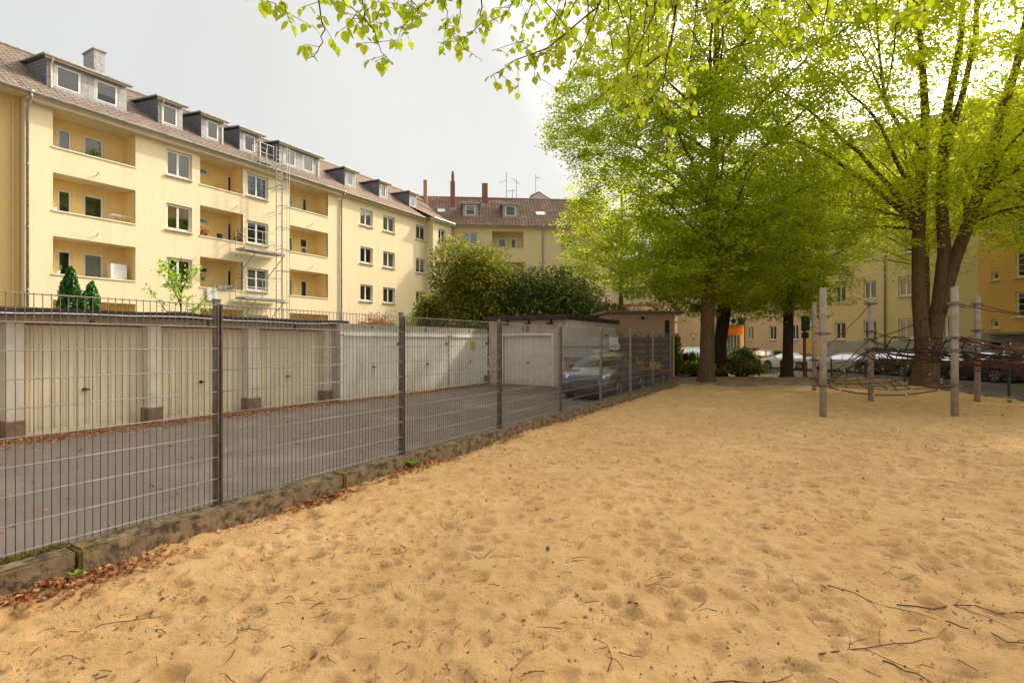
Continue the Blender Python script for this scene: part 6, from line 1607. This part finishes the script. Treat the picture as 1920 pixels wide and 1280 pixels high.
plain_tree('lime_tree', 'pale leaved tree hidden behind the multi stemmed tree before the straw yellow house', (23.4, 29.9, -.42), 14, .22, 5.4, 4.6, 1000, M['leaf_y'], M['bark'], 33)
plain_tree('street_tree', 'pale young tree at the left side of the big crown before the sandy house', (7.6, 37, -.1), 14.5, .20, 5.0, 4.8, 1100, M['leaf_y'], M['bark'], 35)
plain_tree('lime_tree', 'tall lime tree added out of view at right to shade the near sand', (18.8, 13.2, -.3), 20, .3, 8.5, 5.6, 1500, M['leaf_y'], M['bark'], 37, .14)  # unseen tree, added for its shade on the near sand
# ---- shrubs and the broadleaf bushes behind garages 9 and 10
def bush(name, label, loc, rx, ry, h, n, size, material, seed, cat='shrub', lumps=9, per=1, zb=.0):
    t = thing(name, label, cat, loc); g = np.random.default_rng(seed); r_ = random.Random(seed)
    cs = [(r_.uniform(-.55, .55)*rx, r_.uniform(-.5, .5)*ry, zb+h*r_.uniform(.25, .72), r_.uniform(.42, .62)) for _ in range(lumps)]+[(0, 0, zb+h*.70, .5)]
    pts = []
    for i in range(n):
        c = cs[r_.randrange(len(cs))]; v = g.normal(0, 1, 3); v /= np.linalg.norm(v); rr = r_.random()**.28
        p = Vector((c[0]+v[0]*rx*c[3]*rr, c[1]+v[1]*ry*c[3]*rr, c[2]+v[2]*h*.42*c[3]*1.15*rr+abs(r_.gauss(0, .12))))
        if p.z < .05: continue
        pts.append(p)
    f = flakes('foliage', pts, size, material, .75, 'stuff', t, .4)
    mb = MB()
    for c in cs:
        mb.tube([(0, 0, -.1), (c[0]*.4, c[1]*.4, c[2]*.55), (c[0], c[1], c[2]+h*.12)], [.07, .045, .012], 5, False)
        for k in range(5):
            v = Vector((r_.gauss(0, 1), r_.gauss(0, 1), abs(r_.gauss(0, 1)))).normalized(); a = Vector((c[0], c[1], c[2])); mb.tube([a*.8, a+Vector((v.x*rx, v.y*ry, v.z*h*.5))*c[3]*.9], [.02, .006], 4, False)
    mb.put('branches', M['bark_dark'], t, kind='stuff'); return t
bush('broadleaf_bush', 'tall rounded bush with bronze young leaves behind garage 9', (-2.6, 32.5, -.1), 3.3, 2.6, 8.6, 26000, .20, M['leaf_bush'], 3, lumps=16)
bush('broadleaf_bush', 'dark spreading bush behind the white garage 10', (2.0, 33.0, -.1), 4.0, 2.6, 7.0, 26000, .20, M['leaf_bush2'], 4, lumps=13)
bush('broadleaf_bush', 'low dark bush beside the tan shed roof', (5.3, 30.0, -.1), 1.9, 1.4, 4.3, 8000, .17, M['leaf_bush2'], 5, lumps=7)
bush('light_shrub', 'pale green shrub rising between the two big bushes', (-1.2, 36.5, -.1), 2.4, 1.6, 8.0, 8000, .16, M['leaf_bright'], 6, lumps=7)
bush('broadleaf_bush', 'dark bush filling the gap left of the bronze leaved bush', (-4.8, 33.5, -.1), 1.6, 1.4, 5.2, 7000, .18, M['leaf_bush'], 14, lumps=6)
bush('light_shrub', 'small bright green shrub above the roof of garage 8', (W(gU(771, 20), 20).x, W(gU(771, 20), 20).y, -.1), .75, .6, 3.7, 2600, .11, M['leaf_bright'], 7, lumps=5)
bush('light_shrub', 'low yellow green shrub behind garages 7 and 8', (W(gU(735, 20.5), 20.5).x, W(gU(735, 20.5), 20.5).y, -.1), .9, .6, 2.9, 1800, .10, M['leaf_y'], 9, lumps=5)
def thuja(px, v, h, r, n, seed, label):
    p = W(gU(px, v), v, -.1); t = thing('thuja', label, 'conifer', p, 0, 'thujas in the garden behind the garages'); g = random.Random(seed); pts = []
    for i in range(n):
        f = g.random()**1.1; a = g.uniform(0, 6.283); k = 1+.22*math.sin(a*3+f*9+seed)+.15*math.sin(a*7-f*23); rr = r*(1-f)**.55*k*(.55+.45*g.random()**.4)*(1 if f > .06 else .8); pts.append(Vector((math.cos(a)*rr, math.sin(a)*rr, f*h+g.gauss(0, .05))))
    flakes('foliage', pts, .12, M['leaf_thuja'], 1.6, 'stuff', t, .2); mb = MB(); mb.tube([(0, 0, 0), (0, 0, h*.9)], [.09, .02], 6); mb.put('trunk', M['bark_dark'], t)
thuja(133, 22.5, 4.35, .66, 9000, 1, 'left and taller thuja behind garage 4'); thuja(172, 22.5, 3.9, .62, 8000, 2, 'right and shorter thuja beside the taller one'); thuja(158, 22.2, 3.5, .34, 3000, 3, 'slim middle tip between the two thujas')
# maple sapling behind garage 5
p = W(gU(338, 20.5), 20.5, -.1); t = thing('maple_sapling', 'thin sapling with yellow green spring leaves behind garage 5', 'tree', p); T = Tree(77); r_ = random.Random(4)
mb = MB(); mb.tube([(0, 0, 0), (.03, 0, 2.4), (0, .05, 5.0)], [.05, .035, .01], 6); mb.put('trunk', M['bark_dark'], t)
for k in range(13):
    a = k*2.4; el = r_.uniform(.7, 1.2); z = r_.uniform(2.0, 3.8); l = r_.uniform(1.1, 2.0); d = Vector((math.cos(a)*math.cos(el), math.sin(a)*math.cos(el), math.sin(el))); mb = MB(); q0 = Vector((.02, 0, z)); pts_ = [q0+d*l*i/6+Vector((0, 0, -.02*i*i*.3)) for i in range(7)]
    mb.tube(pts_, [.018*(1-.12*i) for i in range(7)], 4, False); mb.put('branch', M['bark_dark'], t)
    for i in range(17): T.anch.append(pts_[min(6, 1+int(r_.random()*6))].lerp(pts_[-1], r_.random()*.5))
T.foliage(t, 4, .10, M['leaf_bright'], (.09, .09, .09), flat=.8)
# shrubs at the street edge
bush('low_shrub', 'dark green low shrub at the foot of the leaning dark trunk', P(1352, 32, -.35), 1.6, 1.1, 1.4, 5200, .13, M['leaf_bush2'], 41, lumps=8)
bush('low_shrub', 'leafy shrub right of the dark trunk before the beige car', P(1385, 32.5, -.35), 1.6, 1.0, 1.75, 5200, .13, M['leaf_bush2'], 42, lumps=8)
bush('low_shrub', 'shrub with dark purple leaves beside the black pickets', P(1284, 32, -.3), .5, .4, 1.35, 1500, .14, mat('purple_leaf', (.07, .02, .025), (.12, .04, .03), 9), 43, lumps=4)
bush('low_shrub', 'small dark green shrub left of the big lime trunk', P(1300, 32, -.3), .45, .4, 1.4, 1500, .12, M['leaf_d'], 44, lumps=4)
bush('low_shrub', 'ivy covered shrub against the end of the shed', P(1268, 29.5, -.1), .5, .7, 2.4, 3000, .12, M['leaf_d'], 45, lumps=5)
bush('low_shrub', 'thin bed of ground shrubs in front of the pale car', P(1290, 30.8, -.25), 1.7, .7, .8, 2600, .12, M['leaf_d'], 46, lumps=7)
bush('low_shrub', 'ground shrubs spilling towards the left wooden barrier', P(1390, 31, -.3), 2.3, .8, .7, 3600, .12, M['leaf_bush2'], 47, lumps=8)
# ------------------------------------------------------------------ overhanging lime branch in front
t0 = thing('overhanging_lime', 'branches of a near lime tree with large fresh leaves hanging in from above', 'tree', (5.6, -2.6, 0))
B0 = Vector((5.6, -2.6, 0))
tp = [(0, 0, -.1), (0, 0, .4), (-.1, .1, 2.5), (-.3, .4, 4.6), (-.4, .6, 6.5)]; trunk_part(t0, tp, [.5, .38, .32, .26, .12], M['bark'])
r_ = random.Random(99)
boughs = [[(5.3, -2.2, 4.4), (4.2, -.2, 5.3), (2.8, 1.8, 5.5), (1.6, 3.2, 5.2), (.4, 3.9, 4.9), (-.9, 4.1, 4.85), (-2.2, 4.0, 4.9)], [(5.3, -2.1, 4.7), (4.9, .5, 5.8), (4.2, 2.8, 6.0), (3.4, 4.6, 5.8), (2.6, 5.6, 5.6)]]
for b in boughs:
    mb = MB(); n = len(b); mb.tube([Vector(p)-B0 for p in b], [.12*(1-.8*i/(n-1))+.012 for i in range(n)], 7); mb.put('branch', M['bark_dark'], t0, smooth=True)
allb = [Vector(p)+(Vector(b[i+1])-Vector(p))*k/4 for b in boughs for i, p in enumerate(b[:-1]) for k in range(4)]
# leaf blades: heart shaped, folded on the midrib, on a short stalk
def leaf_mesh(k):
    rr = random.Random(k); fold = rr.uniform(.08, .28); bend = rr.uniform(-.25, .05)
    half = [(0, 0), (.10, .26), (.30, .44), (.55, .42), (.80, .22), (1.08, 0)]; V = []; Fc = []
    mid = [(x, 0, bend*x*x*.5) for x in (0, .10, .30, .55, .80, 1.08)]; V += mid
    for s in (1, -1): V += [(x-(.07 if i == 1 else 0), s*y, bend*x*x*.5+fold*y+rr.uniform(-.02, .02)) for i, (x, y) in enumerate(half)][1:5]
    for s, o in ((1, 6), (-1, 10)):
        L_ = [(0, 1, o), (1, 2, o+1, o), (2, 3, o+2, o+1), (3, 4, o+3, o+2), (4, 5, o+3)]
        Fc += L_ if s == 1 else [tuple(reversed(f)) for f in L_]
    Fc2 = []
    me = bpy.data.meshes.new('leaf'); me.from_pydata(V, [], Fc); me.materials.append(M['leaf_n']); me.polygons.foreach_set('use_smooth', [True]*len(Fc)); me.update(); return me
LM = [leaf_mesh(k) for k in range(8)]
LEAVES = []      # (matrix)
def add_leaf(p, size, down=.5):
    az = r_.uniform(0, 6.283); d = Vector((math.cos(az)*(1-down), math.sin(az)*(1-down), -down-r_.random()*.3)).normalized()
    sd = Vector((-math.sin(az), math.cos(az), 0)).normalized(); roll = r_.gauss(0, .5); nrm = sd.cross(d).normalized()
    sd2 = (sd*math.cos(roll)+nrm*math.sin(roll)).normalized(); n2 = d.cross(sd2).normalized()
    stalk = p+Vector((d.x, d.y, -abs(d.z)*.3))*size*.35
    LEAVES.append((Matrix.Translation(stalk) @ Matrix((d, sd2, n2)).transposed().to_4x4() @ Matrix.Scale(size, 4), p, stalk))
twg = MB()
def strand(pts, r=.006, dens=34, size=.062, bare=0, side=True, link=True):
    pts = [Vector(p) for p in pts]; P_ = []
    for i in range(len(pts)-1):
        for k in range(3): P_.append(pts[i].lerp(pts[i+1], k/3)+Vector((r_.gauss(0, .006),)*3))
    P_.append(pts[-1]); n = len(P_)
    if link:
        a = min(allb, key=lambda q: (q-P_[0]).length+(0 if q.z > P_[0].z else 3)); m = a.lerp(P_[0], .5)+Vector((0, 0, .12)); twg.tube([a-B0, m-B0, P_[0]-B0], [r*2.2, r*1.7, r*1.2], 5, False)
    twg.tube([p-B0 for p in P_], [max(.0016, r*(1-.75*i/(n-1))) for i in range(n)], 5, False)
    L_ = sum((b-a).length for a, b in zip(P_[:-1], P_[1:]))
    for i in range(int(L_*dens)):
        f = r_.random(); 
        if f < bare: continue
        j = f*(n-1); j0 = min(int(j), n-2); p = P_[j0].lerp(P_[j0+1], j-j0)
        if side and r_.random() < .42:
            o = Vector((r_.gauss(0, 1), r_.gauss(0, 1), r_.gauss(-.3, .5))).normalized()*r_.uniform(.06, .2); twg.tube([p-B0, p+o*.5-B0, p+o-B0], [.0022, .0018, .0012], 3, False)
            for _ in range(3): add_leaf(p+o*r_.uniform(.4, 1), size*r_.uniform(.55, 1.1))
        else: add_leaf(p, size*r_.uniform(.6, 1.15))
S_ = lambda l, Y: [V3(x, y, Y) for x, y in l]
strand(S_([(590, -60), (596, 0), (607, 41), (607, 75), (590, 101), (574, 107)], 3.2), .006, 26, .060)
strand(S_([(480, -60), (500, -8), (520, 10)], 3.0), .005, 20, .066)
strand(S_([(520, -50), (528, 0), (540, 22), (552, 36)], 3.0), .005, 30, .072)
strand(S_([(640, -60), (640, -5), (668, 20), (652, 50)], 3.3), .006, 40, .066)
strand(S_([(660, -60), (681, 5), (691, 37), (702, 60), (717, 94), (730, 112)], 3.3), .006, 34, .058)
strand(S_([(745, -60), (720, -5), (705, 30), (712, 70)], 3.4), .005, 40, .062)
strand(S_([(760, -60), (770, -5), (790, 22), (775, 45)], 3.5), .005, 46, .06)
strand(S_([(820, -60), (800, -5), (780, 20), (750, 55)], 3.6), .005, 40, .055)
strand(S_([(840, -60), (835, -5), (840, 30), (828, 50)], 3.5), .005, 46, .056)
strand(S_([(900, -60), (901, 0), (903, 34), (882, 60), (856, 78)], 3.5), .006, 46, .054)
strand(S_([(860, -50), (862, 0), (858, 40), (850, 66)], 3.6), .005, 46, .052)
strand(S_([(960, -60), (965, -10), (950, 20), (930, 32)], 3.6), .005, 44, .055)
strand(S_([(1000, -60), (985, -20), (975, 10)], 3.8), .005, 44, .05)
strand(S_([(1150, -60), (1120, 10), (1070, 50), (1030, 85), (999, 97), (965, 109), (945, 125), (920, 139)], 3.4), .007, 30, .062, .0)
strand(S_([(1002, 95), (1004, 124), (1000, 150)], 3.4), .003, 40, .055, 0, True, False)
strand(S_([(985, 72), (965, 77), (922, 92)], 3.4), .003, 2, .05, .9, False, False)
strand(S_([(1268, -60), (1268, 0), (1261, 62), (1254, 91), (1225, 110), (1192, 139), (1144, 163), (1110, 190)], 3.8), .011, 30, .058)
strand(S_([(1256, 80), (1247, 129), (1240, 180), (1262, 230), (1255, 285)], 3.9), .007, 34, .056, 0, True, False)
for i in range(46):
    x = r_.uniform(990, 1560) if i < 38 else r_.uniform(1560, 1700); Y = r_.uniform(3.4, 5.2); x2 = x+r_.gauss(-20, 40)
    ye = r_.uniform(40, 150) if x < 1150 else (r_.uniform(70, 230) if x < 1330 else r_.uniform(10, 110))
    if x > 1560: ye = r_.uniform(-5, 30)
    strand([V3(x, -70, Y), V3(x+r_.gauss(0, 8), ye*.3-30, Y), V3(x2, ye*.7, Y), V3(x2+r_.gauss(-10, 14), ye, Y)], .006, 30, .055)
for i in range(26):        # foliage of the same tree just above the picture
    Y = r_.uniform(1.5, 5); x = r_.uniform(-1.5, 5); z = 1.7+Y*.78+r_.uniform(.1, 1.2)
    strand([(x, Y, z+.6), (x+r_.gauss(0, .2), Y, z+.3), (x+r_.gauss(0, .3), Y+r_.gauss(0, .2), z)], .006, 24, .06)
twg.put('twigs', M['twig'], t0, smooth=True, kind='stuff')
# the leaves that show largest are single leaves; the others are joined
C0 = Vector((0, 0, 1.7))
def vis(m):
    p = m[0].translation-C0; 
    if p.y < .5: return 0
    x, z = p.x/p.y*990, p.z/p.y*990
    return (1 if abs(x) < 960 and z < 640 else .0)*m[0].to_scale().x/p.y
LEAVES.sort(key=vis, reverse=True)
for i, (m, p, s) in enumerate(LEAVES[:300]):
    o = bpy.data.objects.new('leaf', LM[i % 8]); COL.objects.link(o); o.parent = t0; o.matrix_parent_inverse = Matrix.Identity(4); o.matrix_local = Matrix.Translation(-B0) @ m
V = []; Fc = []; base = [np.array([tuple(v.co) for v in me.vertices]) for me in LM]; tri = []
me0 = LM[0]; me0.calc_loop_triangles(); tri = np.array([tuple(t.vertices) for t in me0.loop_triangles])
n = 0
for i, (m, p, s) in enumerate(LEAVES[300:]):
    A = np.array((Matrix.Translation(-B0) @ m)); b = base[i % 8]; V.append(b @ A[:3, :3].T+A[:3, 3]); Fc.append(tri+n); n += len(b)
put('foliage', npmesh('foliage', np.concatenate(V), np.concatenate(Fc), M['leaf_n'], True, 3), t0, kind='stuff')
mb = MB()
for m, p, s in LEAVES: 
    if vis((m, p, s)) > 0: mb.tube([p-B0, s-B0], [.0012, .001], 3, False)
mb.put('leaf_stalks', M['leaf_n'], t0, kind='stuff')
print('near leaves', len(LEAVES), 'objects', len(bpy.data.objects))
